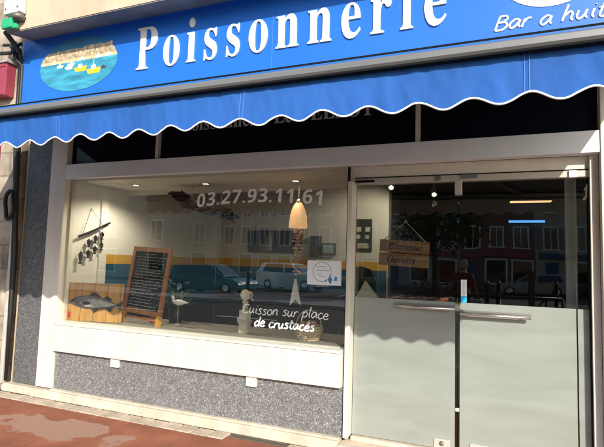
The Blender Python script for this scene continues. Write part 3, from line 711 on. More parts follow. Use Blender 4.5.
# chalkboard (easel)
cbd = thing('menu_chalkboard', 'wood framed chalkboard menu on orange legs standing in the shop window', 'chalkboard', (-3.70, .33, SH))
W2 = .325; H2 = .86
fr_ = MB().box(-W2, -W2 + .045, -.015, .015, .0, H2).box(W2 - .045, W2, -.015, .015, .0, H2).box(-W2 + .046, W2 - .046, -.015, .015, H2 - .05, H2).box(-W2 + .046, W2 - .046, -.015, .015, .11, .16)
fr_.build('board_frame', 'frame_wood', cbd, local=True)
sl_ = MB().box(-W2 + .046, W2 - .046, -.004, .010, .161, H2 - .051).build('slate', 'slate', cbd, local=True)
ch = MB(); rr = random.Random(11)
for row in range(19):
    z = H2 - .085 - row * .034; xx = -W2 + .07 + rr.uniform(0, .03)
    end = W2 - .07 - rr.uniform(0, .16)
    if row in (0,): xx += .12; end -= .1
    while xx < end:
        wl_ = rr.uniform(.018, .06)
        pts = []
        k = max(4, int(wl_ / .0055))
        for i in range(k + 1): pts.append((xx + wl_ * i / k, -.0055, z + rr.uniform(0, .012)))
        ch.tube(pts, .0017, 4)
        xx += wl_ + rr.uniform(.008, .02)
    if row % 3 == 1: ch.tube([(W2 - .10, -.0055, z + .008), (W2 - .085, -.0055, z), (W2 - .07, -.0055, z + .008)], .0016, 4)
ch.build('chalk_writing', 'chalk', sl_, local=True)
for sx in (-1, 1): MB().box(sx * (W2 - .022) - .026, sx * (W2 - .022) + .026, -.028, .018, .0, .12, bev=.006).build('leg', 'orange_wood', cbd, local=True)
MB().box(-W2 + .05, W2 - .05, -.012, .01, .055, .078).build('cross_bar', 'frame_wood', cbd, local=True)
MB().box(-.03, .03, .05, .07, -.0, .75, rot=((0, .06, .75), Matrix.Rotation(R(8), 3, 'X'))).build('back_strut', 'frame_wood', cbd, local=True)
cbd.rotation_euler = (R(-7), R(2.2), R(-12))
# gull
gl_ = thing('gull_figurine', 'small white gull figurine standing on a slim rod in the window', 'figurine', (-3.27, .43, SH))
mb = MB()
pr_ = [(0, -.085), (.010, -.07), (.022, -.045), (.032, -.01), (.032, .02), (.022, .06), (.010, .10), (.004, .13)]
mb.lathe([(r_, h_) for r_, h_ in pr_], (0, 0, .26), 14, axis='X')
mb.blob((-.075, 0, .305), (.022, .018, .022)); mb.tube([(-.062, 0, .262), (-.07, 0, .29), (-.074, 0, .305)], [.024, .018, .016], 10)
mb.build('gull_body', 'white_china', gl_, local=True)
MB().lathe([(.0, 0), (.006, .004), (.001, .03)], (-.098, 0, .302), 8).build('beak', 'yellow', gl_, local=True)
MB().tube([(0, 0, .02), (0, 0, .235)], .005, 8).build('rod', 'chrome', gl_, local=True)
MB().lathe([(.0, 0), (.045, 0), (.045, .016), (.012, .03), (0, .03)], (0, 0, 0), 18).build('base', 'pale_wood', gl_, local=True)
# totem: post with pebble float
tt = thing('driftwood_post', 'pale driftwood post topped by a round float and rope in the window', 'ornament', (-2.41, .38, SH))
MB().box(-.05, .05, -.04, .04, 0, .235, bev=.01).build('post', 'pale_wood', tt, local=True)
MB().box(-.062, .062, -.05, .05, .10, .135, bev=.01).box(-.075, -.05, -.03, .0, .125, .16, bev=.004).build('rope_band', 'strap', tt, local=True)
MB().lathe([(.018, .235), (.03, .25), (.024, .30), (.036, .31), (.02, .33), (.015, .345)], (0, 0, 0), 14).build('neck', 'pale_wood', tt, local=True)
MB().lathe([(0, -.018), (.045, -.014), (.058, 0), (.045, .014), (0, .018)], (-.005, 0, .385), 18, axis='Y').build('round_float', 'linen', tt, local=True)
MB().tube([(.05, -.01, .42), (.085, -.01, .40), (.07, -.01, .37), (.09, -.01, .335)], .008, 8).build('hook', 'linen', tt, local=True)
# basket
bk = thing('wicker_basket', 'small round wicker basket with a thin handle on the window shelf', 'basket', (-1.70, .36, SH))
mb = MB()
for k in range(8):
    z = .008 + k * .017; r_ = .105 + .028 * math.sin(min(1, k / 5) * PI / 2)
    mb.tube([((r_ + .004 * (-1) ** i) * math.cos(i / 36 * 2 * PI), (r_ + .004 * (-1) ** i) * math.sin(i / 36 * 2 * PI) * .8, z) for i in range(37)], .0095, 6)
mb.lathe([(0, 0), (.10, 0), (.10, .01), (0, .01)], (0, 0, 0), 20)
mb.build('basket_bowl', 'wicker', bk, local=True)
MB().tube([(.13 * math.cos(PI * i / 14), 0, .12 + .16 * math.sin(PI * i / 14)) for i in range(15)], .005, 6).build('handle', 'strap', bk, local=True)
bb = MB(); rr = random.Random(5)
for i in range(16):
    a = rr.uniform(0, 6.28); q = rr.uniform(0, .09); bb.blob((q * math.cos(a), q * .8 * math.sin(a), .135 + rr.uniform(0, .03)), (.03, .024, .018), nz=.3, sub=1, seed=i)
bb.build('shells', 'shell', bk, local=True)
# bottle
bo = thing('small_bottle', 'little clear bottle with a red label at the window edge', 'bottle', (-4.53, .14, SH))
MB().lathe([(0, 0), (.026, 0), (.028, .01), (.028, .10), (.012, .13), (.010, .165), (0, .165)], (0, 0, 0), 16).build('bottle_body', 'jar', bo, local=True)
MB().lathe([(.0285, .04), (.0288, .04), (.0288, .095), (.0285, .095)], (0, 0, 0), 16).build('bottle_label', 'red_label', bo, local=True)
MB().lathe([(0, .166), (.012, .166), (.012, .185), (0, .185)], (0, 0, 0), 12).build('bottle_cap', 'blacktrim', bo, local=True)
# plant behind the chalkboard
pl = thing('potted_plant', 'small olive leaved plant in a low pot behind the gull figurine', 'plant', (-3.50, .70, SH))
MB().lathe([(0, 0), (.07, 0), (.09, .16), (.075, .16), (.07, .14), (0, .14)], (0, 0, 0), 18).build('pot', 'poster_dark', pl, local=True)
mb = MB(); rr = random.Random(9)
for i in range(90):
    a = rr.uniform(0, 6.28); t_ = rr.uniform(.15, 1); h = .20 + rr.uniform(0, .26); q = .03 + .12 * rr.random()
    c = Vector((q * math.cos(a), q * math.sin(a), h)); d = Vector((math.cos(a), math.sin(a), rr.uniform(-.3, .7))).normalized(); s_ = d.cross(Vector((0, 0, 1))).normalized()
    mb.add([c, c + d * .04 + s_ * .016, c + d * .085, c + d * .04 - s_ * .016], [(0, 1, 2, 3)])
mb.build('leaves', 'leaf', pl, local=True)
mb = MB()
for i in range(9):
    a = i * .7; mb.tube([(0, 0, .14), (.03 * math.cos(a), .03 * math.sin(a), .25), (.08 * math.cos(a), .08 * math.sin(a), .36)], .003, 5)
mb.build('stems', 'leaf', pl, local=True)
# hanging fish chain on the side wall
fd = thing('hanging_fish_garland', 'dark wooden fish hanging in a row from a stick on the white side wall', 'wall decoration', (-4.56, .45, 1.85))
MB().tube([(-4.55, .20, 1.80), (-4.55, .34, 1.85), (-4.545, .52, 1.93), (-4.55, .68, 2.0)], .013, 8).build('stick', 'driftwood', fd)
MB().tube([(-4.55, .26, 1.83), (-4.585, .40, 2.15), (-4.55, .58, 1.95)], .003, 5).build('hanging_cord', 'driftwood', fd)
for (yy, zt, n_) in ((.25, 1.75, 1), (.36, 1.83, 2), (.46, 1.88, 2), (.56, 1.93, 2)):
    for k in range(n_):
        z0 = zt - k * .13 - (.12 if n_ == 1 else .05); w_ = .028; L_ = .15 if n_ == 1 else .10
        f_ = MB().prism([(yy, z0), (yy + w_, z0 - L_ * .25), (yy + w_ * .9, z0 - L_ * .5), (yy + w_ * .3, z0 - L_ * .8), (yy + w_, z0 - L_), (yy - w_, z0 - L_), (yy - w_ * .3, z0 - L_ * .8), (yy - w_ * .9, z0 - L_ * .5), (yy - w_, z0 - L_ * .25)], -4.556, -4.544, axis='X')
        f_.tube([(-4.55, yy, z0 + .05), (-4.55, yy, z0 - .005)], .002, 4)
        f_.build('wooden_fish', 'driftwood', fd)
# driftwood garland under the display ceiling
dr = thing('driftwood_mobile', 'black driftwood and leaf mobile hanging from the window ceiling', 'mobile', (-3.15, .7, 2.2))
mb = MB(); rr = random.Random(21)
for i in range(64):
    t_ = rr.random(); X = -3.62 + .9 * t_; Z = 2.33 - .26 * t_ + rr.uniform(-.07, .05); a = rr.uniform(-.5, .5)
    L_ = rr.uniform(.06, .2); d = Vector((math.cos(a - .25), rr.uniform(-.4, .4), math.sin(a - .25)))
    c = Vector((X, .7 + rr.uniform(-.1, .1), Z))
    mb.tube([c - d * L_ / 2, c + Vector((0, 0, rr.uniform(-.012, .012))), c + d * L_ / 2], [.008, rr.uniform(.018, .036), .006], 7)
mb.build('driftwood_pieces', 'driftwood', dr)
MB().tube([(-3.35, .7, 2.45), (-3.35, .7, 2.26)], .002, 4).tube([(-2.95, .7, 2.45), (-2.95, .7, 2.14)], .002, 4).build('hanging_cord', 'strap', dr)
# pendant lamp and shell chain
lm = thing('pendant_lamp', 'glowing peach bell shaped pendant lamp hanging over the window display', 'lamp', (-1.965, .65, 1.93))
MB().lathe([(.012, .275), (.030, .268), (.055, .235), (.078, .175), (.092, .10), (.098, .02), (.098, .0), (.090, .0), (.086, .09), (.072, .17), (.050, .225), (.012, .26)], (-1.965, .65, 1.935), 28).build('lamp_shade', 'shade', lm)
MB().tube([(-1.965, .65, 2.2), (-1.965, .65, 2.45)], .003, 6).build('cord', 'strap', lm)
MB().lathe([(.02, 0), (.022, .03), (.008, .045), (0, .045)], (-1.965, .65, 2.20), 12).build('lamp_cap', 'pale_wood', lm)
gc = thing('shell_chain', 'string of shells and cork discs hanging under the peach lamp', 'ornament', (-1.955, .65, 1.56))
mb = MB(); rr = random.Random(4)
MB().tube([(-1.958, .65, 1.94), (-1.958, .65, 1.43)], .0025, 5).build('cord', 'strap', gc)
zc = 1.895
while zc > 1.44:
    r_ = rr.uniform(.018, .034)
    f_ = MB()
    for q in range(3): f_.blob((-1.958 + rr.uniform(-.045, .045), .65 + rr.uniform(-.03, .03), zc + rr.uniform(-.01, .01)), (r_, r_ * .8, .013), nz=.35, sub=2, seed=zc * 10 + q)
    f_.build('shell', rr.choice(['shell', 'shell', 'pale_wood']), gc); zc -= .034
wf = thing('white_fish_ornament', 'white wooden fish tail ornament hanging low in the window', 'ornament', (-1.97, .65, 1.12))
MB().prism([(-1.985, 1.40), (-1.965, 1.40), (-1.935, 1.26), (-1.905, 1.13), (-1.945, 1.165), (-1.97, 1.19), (-1.995, 1.16), (-2.035, 1.12), (-2.01, 1.26)], .644, .656).build('fish_shape', 'white_china', wf)
MB().tube([(-1.973, .65, 1.40), (-1.96, .65, 1.43)], .002, 4).build('cord', 'strap', wf)
# recessed spots
sp0 = None
for i, (X, Yy, lab) in enumerate(((-4.076, .571, 'lit recessed ceiling spot above the fish board'), (-3.143, .66, 'lit recessed ceiling spot above the driftwood mobile'), (-2.03, .70, 'lit recessed ceiling spot above the pendant lamp'))):
    if sp0 is None:
        sp0 = thing('ceiling_spot', lab, 'spot lamp', (X, Yy, 2.452), 'recessed spots in the window ceiling')
        MB().lathe([(.052, 0), (.055, -.006), (.046, -.012), (.040, -.008), (.040, 0)], (0, 0, 0), 24).build('trim_ring', 'chrome', sp0, local=True)
        MB().lathe([(0, -.004), (.039, -.004), (.039, -.002), (0, -.002)], (0, 0, 0), 24).build('lamp_lens', 'spot', sp0, local=True)
    else: dup(sp0, (X, Yy, 2.452), label=lab)
hs = thing('spot_lamp', 'lit adjustable spot head beside the dark wall edge behind the welcome sign', 'spot lamp', (-1.39, 2.6, 2.64), 'spot heads under the dark ceiling')
def spot_parts(root, d):
    MB().tube([(0, 0, .41), (0, 0, .06)], .012, 8).build('stem', 'fitting', root, local=True)
    dv = Vector(d).normalized(); a = Vector((0, 0, .06)) - dv * .06; b = a + dv * .14
    MB().tube([a, a + dv * .02, b], [.03, .048, .052], 16).build('spot_head', 'fitting', root, local=True)
    MB().tube([b + dv * .001, b + dv * .004], .032, 16).build('lamp_lens', 'spot', root, local=True)
spot_parts(hs, (.1, -.6, -.6))
hs2 = dup(hs, (-.905, 3.37, 2.64), label='lit adjustable spot head above the middle of the door opening')
# the lit spots give their own light
def lamp(name, loc, e, size=R(150), tgt=None, r=.04):
    l = bpy.data.lights.new(name, 'SPOT'); l.energy = e; l.spot_size = size; l.spot_blend = .6; l.color = (1, .87, .68); l.shadow_soft_size = r
    o = bpy.data.objects.new(name, l); COL.objects.link(o); o.location = loc
    if tgt: o.rotation_euler = (Vector(tgt) - Vector(loc)).to_track_quat('-Z', 'Y').to_euler()
for X, Yy, pw in ((-4.076, .571, 40), (-3.143, .50, 6), (-2.03, .50, 6)): lamp('spot_light', (X, Yy, 2.43), pw)
lamp('spot_light', (-1.37, 2.45, 2.5), 22, R(110), (-1.9, 3.3, 1.8)); lamp('spot_light', (-.88, 3.2, 2.5), 14, R(110), (-.6, 1.8, 1.0))
# framed things on the back wall
def framed(name, lab, x0, x1, z0, z1, pale, cat='picture'):
    t_ = thing(name, lab, cat, ((x0 + x1) / 2, 3.25, z0))
    MB().box(x0, x1, 3.225, 3.254, z0, z1, bev=.006).build('picture_frame', 'poster_dark', t_)
    mb = MB()
    for q in pale: mb.box(q[0], q[1], 3.220, 3.2245, q[2], q[3])
    if pale: mb.build('pictures', 'poster_pale', t_)
    return t_
framed('wall_screen', 'wide black screen on the grey back wall', -3.95, -2.985, 1.725, 2.095, [], 'screen')
MB().box(-3.92, -3.50, 3.221, 3.2245, 1.75, 2.06).build('screen_glass', 'carglass', bpy.data.objects['wall_screen'])
framed('wall_poster', 'tall black poster with small pictures on the grey wall behind the door', -2.08, -1.81, 1.78, 2.275, [(-2.05, -1.98, 2.08, 2.15), (-1.91, -1.84, 2.08, 2.15), (-2.05, -1.99, 1.97, 2.03), (-1.91, -1.85, 1.97, 2.03), (-2.03, -1.86, 1.82, 1.90)], 'poster')
fl = thing('wall_lantern', 'slim black open lantern frame fixed on the back wall', 'lantern', (-2.72, 3.2, 1.66))
MB().box(-2.80, -2.785, 3.16, 3.254, 1.66, 2.0).box(-2.65, -2.635, 3.16, 3.254, 1.66, 2.0).box(-2.784, -2.651, 3.16, 3.254, 1.985, 2.0).box(-2.784, -2.651, 3.16, 3.254, 1.66, 1.675).build('lantern_frame', 'poster_dark', fl)
MB().lathe([(0, 0), (.025, 0), (.022, .16), (.008, .2), (0, .2)], (-2.718, 3.20, 1.676), 12).build('candle', 'dark_unlit', fl)
fc = thing('wall_shelf_box', 'small grey box picture beside the black lantern frame', 'picture', (-2.5, 3.2, 1.7))
MB().box(-2.61, -2.385, 3.19, 3.254, 1.71, 1.895, bev=.006).build('box_frame', 'dark_unlit', fc)
MB().box(-2.585, -2.41, 3.185, 3.1895, 1.735, 1.87).build('picture', 'print_teal', fc)
# seafood counter
ct = thing('seafood_counter', 'long dark display counter with ice and cooked shellfish behind the door', 'counter', (-.8, 1.7, .06))
MB().box(-1.45, .35, 1.45, 2.1, .06, 1.10, bev=.01).build('counter_body', 'blackwall', ct)
MB().box(-1.43, .33, 1.47, 2.08, 1.101, 1.16, bev=.01).build('ice_bed', 'shelf', ct)
mb = MB(); rr = random.Random(8)
for i in range(44): mb.blob((rr.uniform(-1.2, -.55), rr.uniform(1.5, 1.9), 1.17 + rr.uniform(0, .03)), (rr.uniform(.02, .05), .025, .022), nz=.4, sub=1, seed=i)
mb.build('shellfish', 'prawn', ct)
MB().box(-1.40, .30, 2.03, 2.04, 1.16, 1.42).build('glass_guard', 'jar', ct)
# peaked linen card on the counter edge, dark chair
tag(MB().prism([(-1.30, 1.26), (-1.215, 1.415), (-1.09, 1.26)], .60, .63).prism([(-1.325, 1.20), (-1.30, 1.259), (-1.09, 1.259), (-1.03, 1.20)], .58, .64).box(-1.30, -1.06, .58, .64, .06, 1.199).build('folded_linen_card', 'linen', None), 'cream triangular folded card on a stand just inside the door', 'card')
ch_ = thing('black_chair', 'black rounded chair by the painted back wall', 'chair', (-1.75, 2.2, .06))
MB().lathe([(0, 0), (.22, 0), (.24, .03), (.22, .06), (0, .06)], (0, 0, .72), 20).build('seat', 'fabric_dark', ch_, local=True)
MB().prism([(-.2, .8), (-.21, 1.3), (-.14, 1.45), (0, 1.49), (.14, 1.45), (.21, 1.3), (.2, .8)], .17, .21).build('backrest', 'fabric_dark', ch_, local=True)
for a in ((-.16, -.16), (.16, -.16), (-.16, .16), (.16, .16)): MB().tube([(a[0], a[1], .72), (a[0] * 1.3, a[1] * 1.3, 0)], .014, 8).build('leg', 'iron', ch_, local=True)
# welcome sign
ws = thing('welcome_sign', 'two plank wooden welcome sign hanging on a cord behind the door glass', 'sign', (-.78, .28, 1.77))
MB().box(-1.0, -.56, .272, .288, 1.685, 1.795, bev=.004).build('plank', 'board_wood', ws)
p2 = MB().box(-1.0, -.56, .272, .288, 1.565, 1.678, bev=.004).build('plank', 'board_wood', ws)
p1 = [o for o in ws.children if o.name.startswith('plank')][0]
text('lettering', bold_italic('Bienvenue'), -.925, -.625, 1.712, .062, .2715, 'ink', p1, .002)
text('lettering', bold_italic('Ouverts'), -.925, -.675, 1.592, .062, .2715, 'ink', p2, .002)
MB().tube([(-.965, .28, 1.79), (-.78, .28, 1.962), (-.595, .28, 1.79)], .0045, 6).build('cord', 'strap', ws)
MB().tube([(-.95, .28, 1.69), (-.95, .28, 1.67)], .004, 6).tube([(-.61, .28, 1.69), (-.61, .28, 1.67)], .004, 6).build('link', 'strap', ws)
MB().lathe([(0, 0), (.012, 0), (.012, .02), (0, .02)], (-.78, .26, 1.965), 10, axis='Y').build('hook', 'fitting', ws)
for o in ws.children: o.location = Vector((0, 0, 0))
ws.rotation_euler = (0, R(3), 0)
# notice on window, sticker on door
no = thing('paper_notice', 'white paper notice with a printed ring and blue figure stuck on the window', 'notice', (-1.455, .07, 1.38))
MB().box(-1.618, -1.295, .0705, .0735, 1.378, 1.596).build('sheet', 'paper', no)
ring = MB().tube([(-1.475 + .087 * math.cos(i / 32 * 2 * PI), .0695, 1.495 + .087 * math.sin(i / 32 * 2 * PI)) for i in range(33)], .0035, 5, flat=.2)
for k, (a, b, z) in enumerate(((-1.53, -1.44, 1.54), (-1.53, -1.40, 1.505), (-1.52, -1.48, 1.47), (-1.50, -1.44, 1.45))): ring.box(a, b, .0688, .0703, z, z + .006)
ring.build('printed_ring', 'print_teal', no)
MB().prism([(-1.40, 1.39), (-1.42, 1.43), (-1.405, 1.455), (-1.40, 1.485), (-1.392, 1.455), (-1.375, 1.43), (-1.39, 1.39)], .0688, .0703).prism([(-1.365, 1.42), (-1.35, 1.46), (-1.33, 1.45), (-1.335, 1.42)], .0688, .0703).prism([(-1.44, 1.40), (-1.45, 1.42), (-1.43, 1.43)], .0688, .0703).build('printed_figure', 'print_blue', no)
tk = thing('door_sticker', 'narrow white sticker with a blue square end on the door edge', 'sticker', (-.268, .14, 1.29))
MB().box(-.292, -.246, .1460, .1490, 1.340, 1.472).build('white_strip', 'paper', tk)
MB().box(-.292, -.246, .1460, .1490, 1.287, 1.3395).build('blue_square', 'sky_blue', tk)
lab_ = MB()
for i in range(9): lab_.box(-.276, -.262, .1452, .1459, 1.35 + i * .013, 1.356 + i * .013)
lab_.build('print', 'print_teal', tk)
# ceiling lamps in the dark room
cl = thing('ceiling_panel_lamp', 'warm square ceiling panel lamp in the dark room behind the door', 'lamp', (.62, 7.3, 3.02))
MB().box(-.42, .42, -.16, .16, 0, .028, bev=.004).build('lamp_frame', 'fitting', cl, local=True)
MB().box(-.40, .40, -.145, .145, -.004, -.001).build('lamp_diffuser', 'panel', cl, local=True)
tl_ = thing('blue_tube_lamp', 'thin blue tube lamp glowing deep inside the dark shop', 'lamp', (.62, 8.9, 2.74))
MB().tube([(-.40, 0, 0), (.40, 0, 0)], .028, 12).build('tube', 'tube', tl_, local=True)
MB().box(-.42, .42, .03, .09, -.03, .05).build('lamp_housing', 'iron', tl_, local=True)

# ================================================================== THE STREET IN THE REFLECTION
def make_car(name, label, paint, loc, rz, suv=False, L=4.1, Wd=1.74, H=1.46):
    c = thing(name, label, 'car', loc, 'cars parked across the street'); c.rotation_euler = (0, 0, rz)
    h = Wd / 2; hl = L / 2; bz = .62 * H if suv else .60 * H
    low = [(-hl + .03, .32), (-hl, .55), (-hl + .06, bz - .02), (-hl * .5, bz + .02), (.25 * hl, bz), (hl - .45, bz - .10), (hl - .06, bz - .26), (hl, .52), (hl - .04, .28), (hl * .72, .20), (-hl * .78, .20)]
    def loft(prof, ws_, m):
        n = len(prof); vs = []; rows = [(-1, .86), (-.98, 1.0), (.98, 1.0), (1, .86)]
        ys = [(-h, .0), (-h * .94, .03), (h * .94, .03), (h, 0)]
        for (yy, e), in [((a,)) for a in ys]:
            for (px, pz) in prof: vs.append((px, yy, pz))
        fs = [[i for i in range(n)], [3 * n + i for i in range(n - 1, -1, -1)]]
        for r_ in range(3): fs += [(r_ * n + i, (r_ + 1) * n + i, (r_ + 1) * n + (i + 1) % n, r_ * n + (i + 1) % n) for i in range(n)]
        return MB().add(vs, fs, m, False)
    b = loft(low, None, 0)
    b.build('body', paint, c, local=True)
    rear = -hl + (.10 if suv else .16)
    top = [(rear, bz), (rear + .18, H - .08), (rear + .45, H), (.02 * hl, H), (.16 * hl, H - .04), (.52 * hl, bz - .03)]
    vs = []
    n = len(top)
    for sgn in (-1, 1):
        for (px, pz) in top:
            k = (pz - bz) / (H - bz); vs.append((px, sgn * (h * .95 - .17 * k), pz))
    fs = [[i for i in range(n)], [n + i for i in range(n - 1, -1, -1)]] + [(i, (i + 1) % n, n + (i + 1) % n, n + i) for i in range(n)]
    MB().add(vs, fs).build('cabin', paint, c, local=True)
    for sgn in (-1, 1):
        f = lambda pz: sgn * (h * .95 - .17 * (pz - bz) / (H - bz) + .006)
        for (q0, q1, q2, q3) in ((rear + .55, -.10 * hl, -.06 * hl, rear + .35), (-.06 * hl, .14 * hl, .40 * hl, -.02 * hl)):
            z0, z1 = bz + .04, H - .09
            MB().add([(q3, f(z0), z0), (q2, f(z0), z0), (q1, f(z1), z1), (q0, f(z1), z1), (q3, f(z0) - sgn * .01, z0), (q2, f(z0) - sgn * .01, z0), (q1, f(z1) - sgn * .01, z1), (q0, f(z1) - sgn * .01, z1)], [(0, 1, 2, 3), (4, 5, 6, 7), (0, 1, 5, 4), (1, 2, 6, 5), (2, 3, 7, 6), (3, 0, 4, 7)]).build('side_window', 'carglass', c, local=True)
        MB().box(hl - .30, hl - .02, sgn * (h - .26) - .14, sgn * (h - .26) + .14, bz - .36, bz - .22, bev=.03).build('headlight', 'lens', c, local=True)
        MB().box(-hl - .01, -hl + .12, sgn * (h - .16) - .10, sgn * (h - .16) + .10, bz - .30, bz - .05, bev=.02).build('tail_light', 'redlens', c, local=True)
        MB().blob((.42 * hl, sgn * (h + .07), bz + .08), (.09, .09, .07)).build('mirror', paint, c, local=True)
    MB().box(-.8 * h, .8 * h, .0, .0, 0, 0)
    zz0, zz1 = bz + .03, H - .07
    MB().add([(.505 * hl, -.78 * h, zz0), (.505 * hl, .78 * h, zz0), (.20 * hl, .66 * h, zz1), (.20 * hl, -.66 * h, zz1), (.52 * hl, -.78 * h, zz0 + .02), (.52 * hl, .78 * h, zz0 + .02), (.215 * hl, .66 * h, zz1 + .02), (.215 * hl, -.66 * h, zz1 + .02)], [(0, 1, 2, 3), (4, 5, 6, 7), (0, 1, 5, 4), (1, 2, 6, 5), (2, 3, 7, 6), (3, 0, 4, 7)]).build('windscreen', 'carglass', c, local=True)
    for sx in (-.60, .62):
        for sgn in (-1, 1):
            w_ = MB().lathe([(.0, -.09), (.28, -.09), (.315, -.06), (.315, .06), (.28, .09), (0, .09)], (sx * hl, sgn * (h - .08), .315), 24, axis='Y').build('wheel', 'tyre', c, local=True)
            MB().lathe([(.0, -.095), (.19, -.095), (.2, -.085), (.2, .085), (.19, .095), (0, .095)], (sx * hl, sgn * (h - .08), .315), 14, axis='Y').build('rim', 'chrome', w_, local=True)
    return c
RY = -.12
make_car('parked_car', 'dark teal hatchback mirrored beside the chalkboard in the window', 'car_teal', (-13.6, -17.2, RY), R(2), L=4.3, H=1.48)
make_car('parked_car', 'silver estate car mirrored beside the pendant lamp chain in the window', 'car_silver', (-11.6, -23.0, RY), R(8), True, L=4.3, H=1.66)
make_car('parked_car', 'grey saloon mirrored in the glass of the door beside the sticker', 'car_grey', (2.0, -30.0, RY), R(184), L=4.4, H=1.46)
make_car('parked_car', 'black car mirrored in the door glass in front of the far houses', 'car_black', (6.6, -31.5, RY), R(178), L=4.2, H=1.45)
# posts and barriers along the opposite kerb edge
bp0 = thing('street_post', 'thin dark street post mirrored beside the door sticker', 'post', (-.22, -6.0, 0), 'dark posts along the kerb')
# (they stand on the pavement edge, between photographer and road)
bp0.location = (-.22, -4.1 - 1.9, -.12); BASE[bp0.name] = Vector(bp0.location)
MB().lathe([(0, 0), (.07, 0), (.07, .03), (.042, .06), (.038, 1.36), (.05, 1.37), (.05, 1.40), (.03, 1.45), (0, 1.46)], (0, 0, 0), 16).build('post_shaft', 'bronze', bp0, local=True)
MB().lathe([(.044, 1.15), (.05, 1.155), (.05, 1.20), (.044, 1.205)], (0, 0, 0), 16).build('collar', 'bronze', bp0, local=True)
dup(bp0, (-.02, -6.3, -.12), label='second thin dark post mirrored just beyond the one beside the door sticker')
dup(bp0, (1.05, -6.6, -.12), label='slim dark post mirrored in front of the grey saloon bonnet')
dup(bp0, (-5.6, -6.2, -.12), label='thin dark post mirrored under the silver estate car')
tp_ = thing('thick_post', 'thick dark square post mirrored in the middle of the door glass', 'post', (.56, -6.0, -.12))
MB().box(-.055, .055, -.055, .055, 0, 1.64, bev=.008).build('post_shaft', 'bronze', tp_, local=True)
MB().box(-.065, .065, -.065, .065, 1.641, 1.67, bev=.008).build('post_cap', 'bronze', tp_, local=True)
ba = thing('street_barrier', 'low dark pedestrian barrier of two rails mirrored at the foot of the door glass', 'barrier', (.2, -6.0, -.12))
MB().tube([(-1.0, 0, 1.14), (.9, 0, 1.14)], .028, 10).build('top_rail', 'bronze', ba, local=True)
MB().tube([(-1.0, 0, .35), (.9, 0, .35)], .022, 10).build('lower_rail', 'bronze', ba, local=True)
MB().tube([(-.15, 0, .35), (.62, 0, 1.14)], .018, 8).build('brace', 'bronze', ba, local=True)
for qx in (-1.0, .62, .9): MB().tube([(qx, 0, 0), (qx, 0, 1.14)], .026, 10).build('barrier_leg', 'bronze', ba, local=True)

# houses across the square
def house(name, label, cx, cy, W, D, H, rz, wallm, roofm, cols, rows, shop=True, roofh=2.4):
    h = thing(name, label, 'house', (cx, cy, -.13), 'houses across the square'); h.rotation_euler = (0, 0, rz)
    MB().box(-W / 2, W / 2, -D, 0, 0, H).build('wall', wallm, h, local=True)
    rf = MB().prism([(.35, H + .002), (.35, H + .12), (-D / 2, H + roofh), (-D - .35, H + .12), (-D - .35, H + .002)], -W / 2 - .05, W / 2 + .05, axis='X').build('roof', roofm, h, local=True)
    MB().box(W * .28, W * .28 + .7, -D / 2 - .4, -D / 2 + .4, H + roofh * .6, H + roofh + .9).build('chimney', 'render2', rf, local=True)
    MB().box(-W / 2, W / 2, .001, .12, H - .35, H - .10).build('cornice', 'render3', h, local=True)
    z0 = .6
    for r_ in range(rows):
        for c_ in range(cols):
            xx = -W / 2 + (c_ + .5) * W / cols; zb = 3.6 + r_ * 3.0
            if zb + 1.8 > H: continue
            f = MB().box(xx - .62, xx - .5, .001, .07, zb - .1, zb + 1.8).box(xx + .5, xx + .62, .001, .07, zb - .1, zb + 1.8).box(xx - .5, xx + .5, .001, .07, zb + 1.68, zb + 1.8).box(xx - .7, xx + .7, .001, .14, zb - .22, zb - .1).box(xx - .03, xx + .03, .001, .05, zb - .1, zb + 1.68).build('window', 'chalky', h, local=True)
            MB().box(xx - .5, xx + .5, .001, .02, zb - .1, zb + 1.68).build('pane', 'carglass', f, local=True)
            if (int(W * 10) + cols) % 2 == 0:
                for sg in (-1, 1): MB().box(xx + sg * .92 - .26, xx + sg * .92 + .26, .001, .05, zb - .1, zb + 1.75).build('shutter', 'pave2' if cols == 3 else 'grey_lid', h, local=True)
    if cols == 3: MB().box(-W / 2 + .3, W / 2 - .3, .001, .16, 2.65, 3.15, bev=.02).build('shop_fascia', 'teal' if W > 7 else 'pink', h, local=True)
    for c_ in range(cols):
        xx = -W / 2 + (c_ + .5) * W / cols
        if c_ == 0:
            dd = MB().box(xx - .5, xx + .5, .001, .06, 0, 2.4).build('door', 'teal' if cols % 2 else 'frame_wood', h, local=True)
            MB().blob((xx + .38, .09, 1.05), .04).build('handle', 'chrome', dd, local=True)
        else:
            f = MB().box(xx - .85, xx - .72, .001, .08, .5, 2.5).box(xx + .72, xx + .85, .001, .08, .5, 2.5).box(xx - .72, xx + .72, .001, .08, 2.38, 2.5).box(xx - .9, xx + .9, .001, .14, .38, .5).build('shop_window', 'chalky', h, local=True)
            MB().box(xx - .72, xx + .72, .001, .03, .5, 2.38).build('pane', 'carglass', f, local=True)
    return h
house('town_house', 'tall cream house with tiled roof mirrored in the door glass', 6.5, -41, 7.5, 8, 9.2, 0, 'render1', 'tiles', 3, 2)
house('town_house', 'narrow brick house mirrored beside the tall cream house in the door', -.25, -41, 6, 8, 8.2, 0, 'render2', 'slates', 3, 2)
house('town_house', 'pale grey house mirrored behind the welcome sign', -6.75, -41, 7, 8, 8.6, 0, 'render3', 'slates', 3, 2)
house('town_house', 'sandy house mirrored behind the phone number', -14.75, -41, 9, 8, 8.4, 0, 'render4', 'tiles', 4, 2)
house('town_house', 'wide cream house mirrored behind the pendant lamp', -23.6, -41, 9, 8, 9.0, 0, 'render1', 'slates', 4, 2)
house('town_house', 'sunlit cream house turned sideways mirrored at the white side wall', -31, -31, 18, 8, 8.2, R(-62), 'render1', 'tiles', 4, 1)
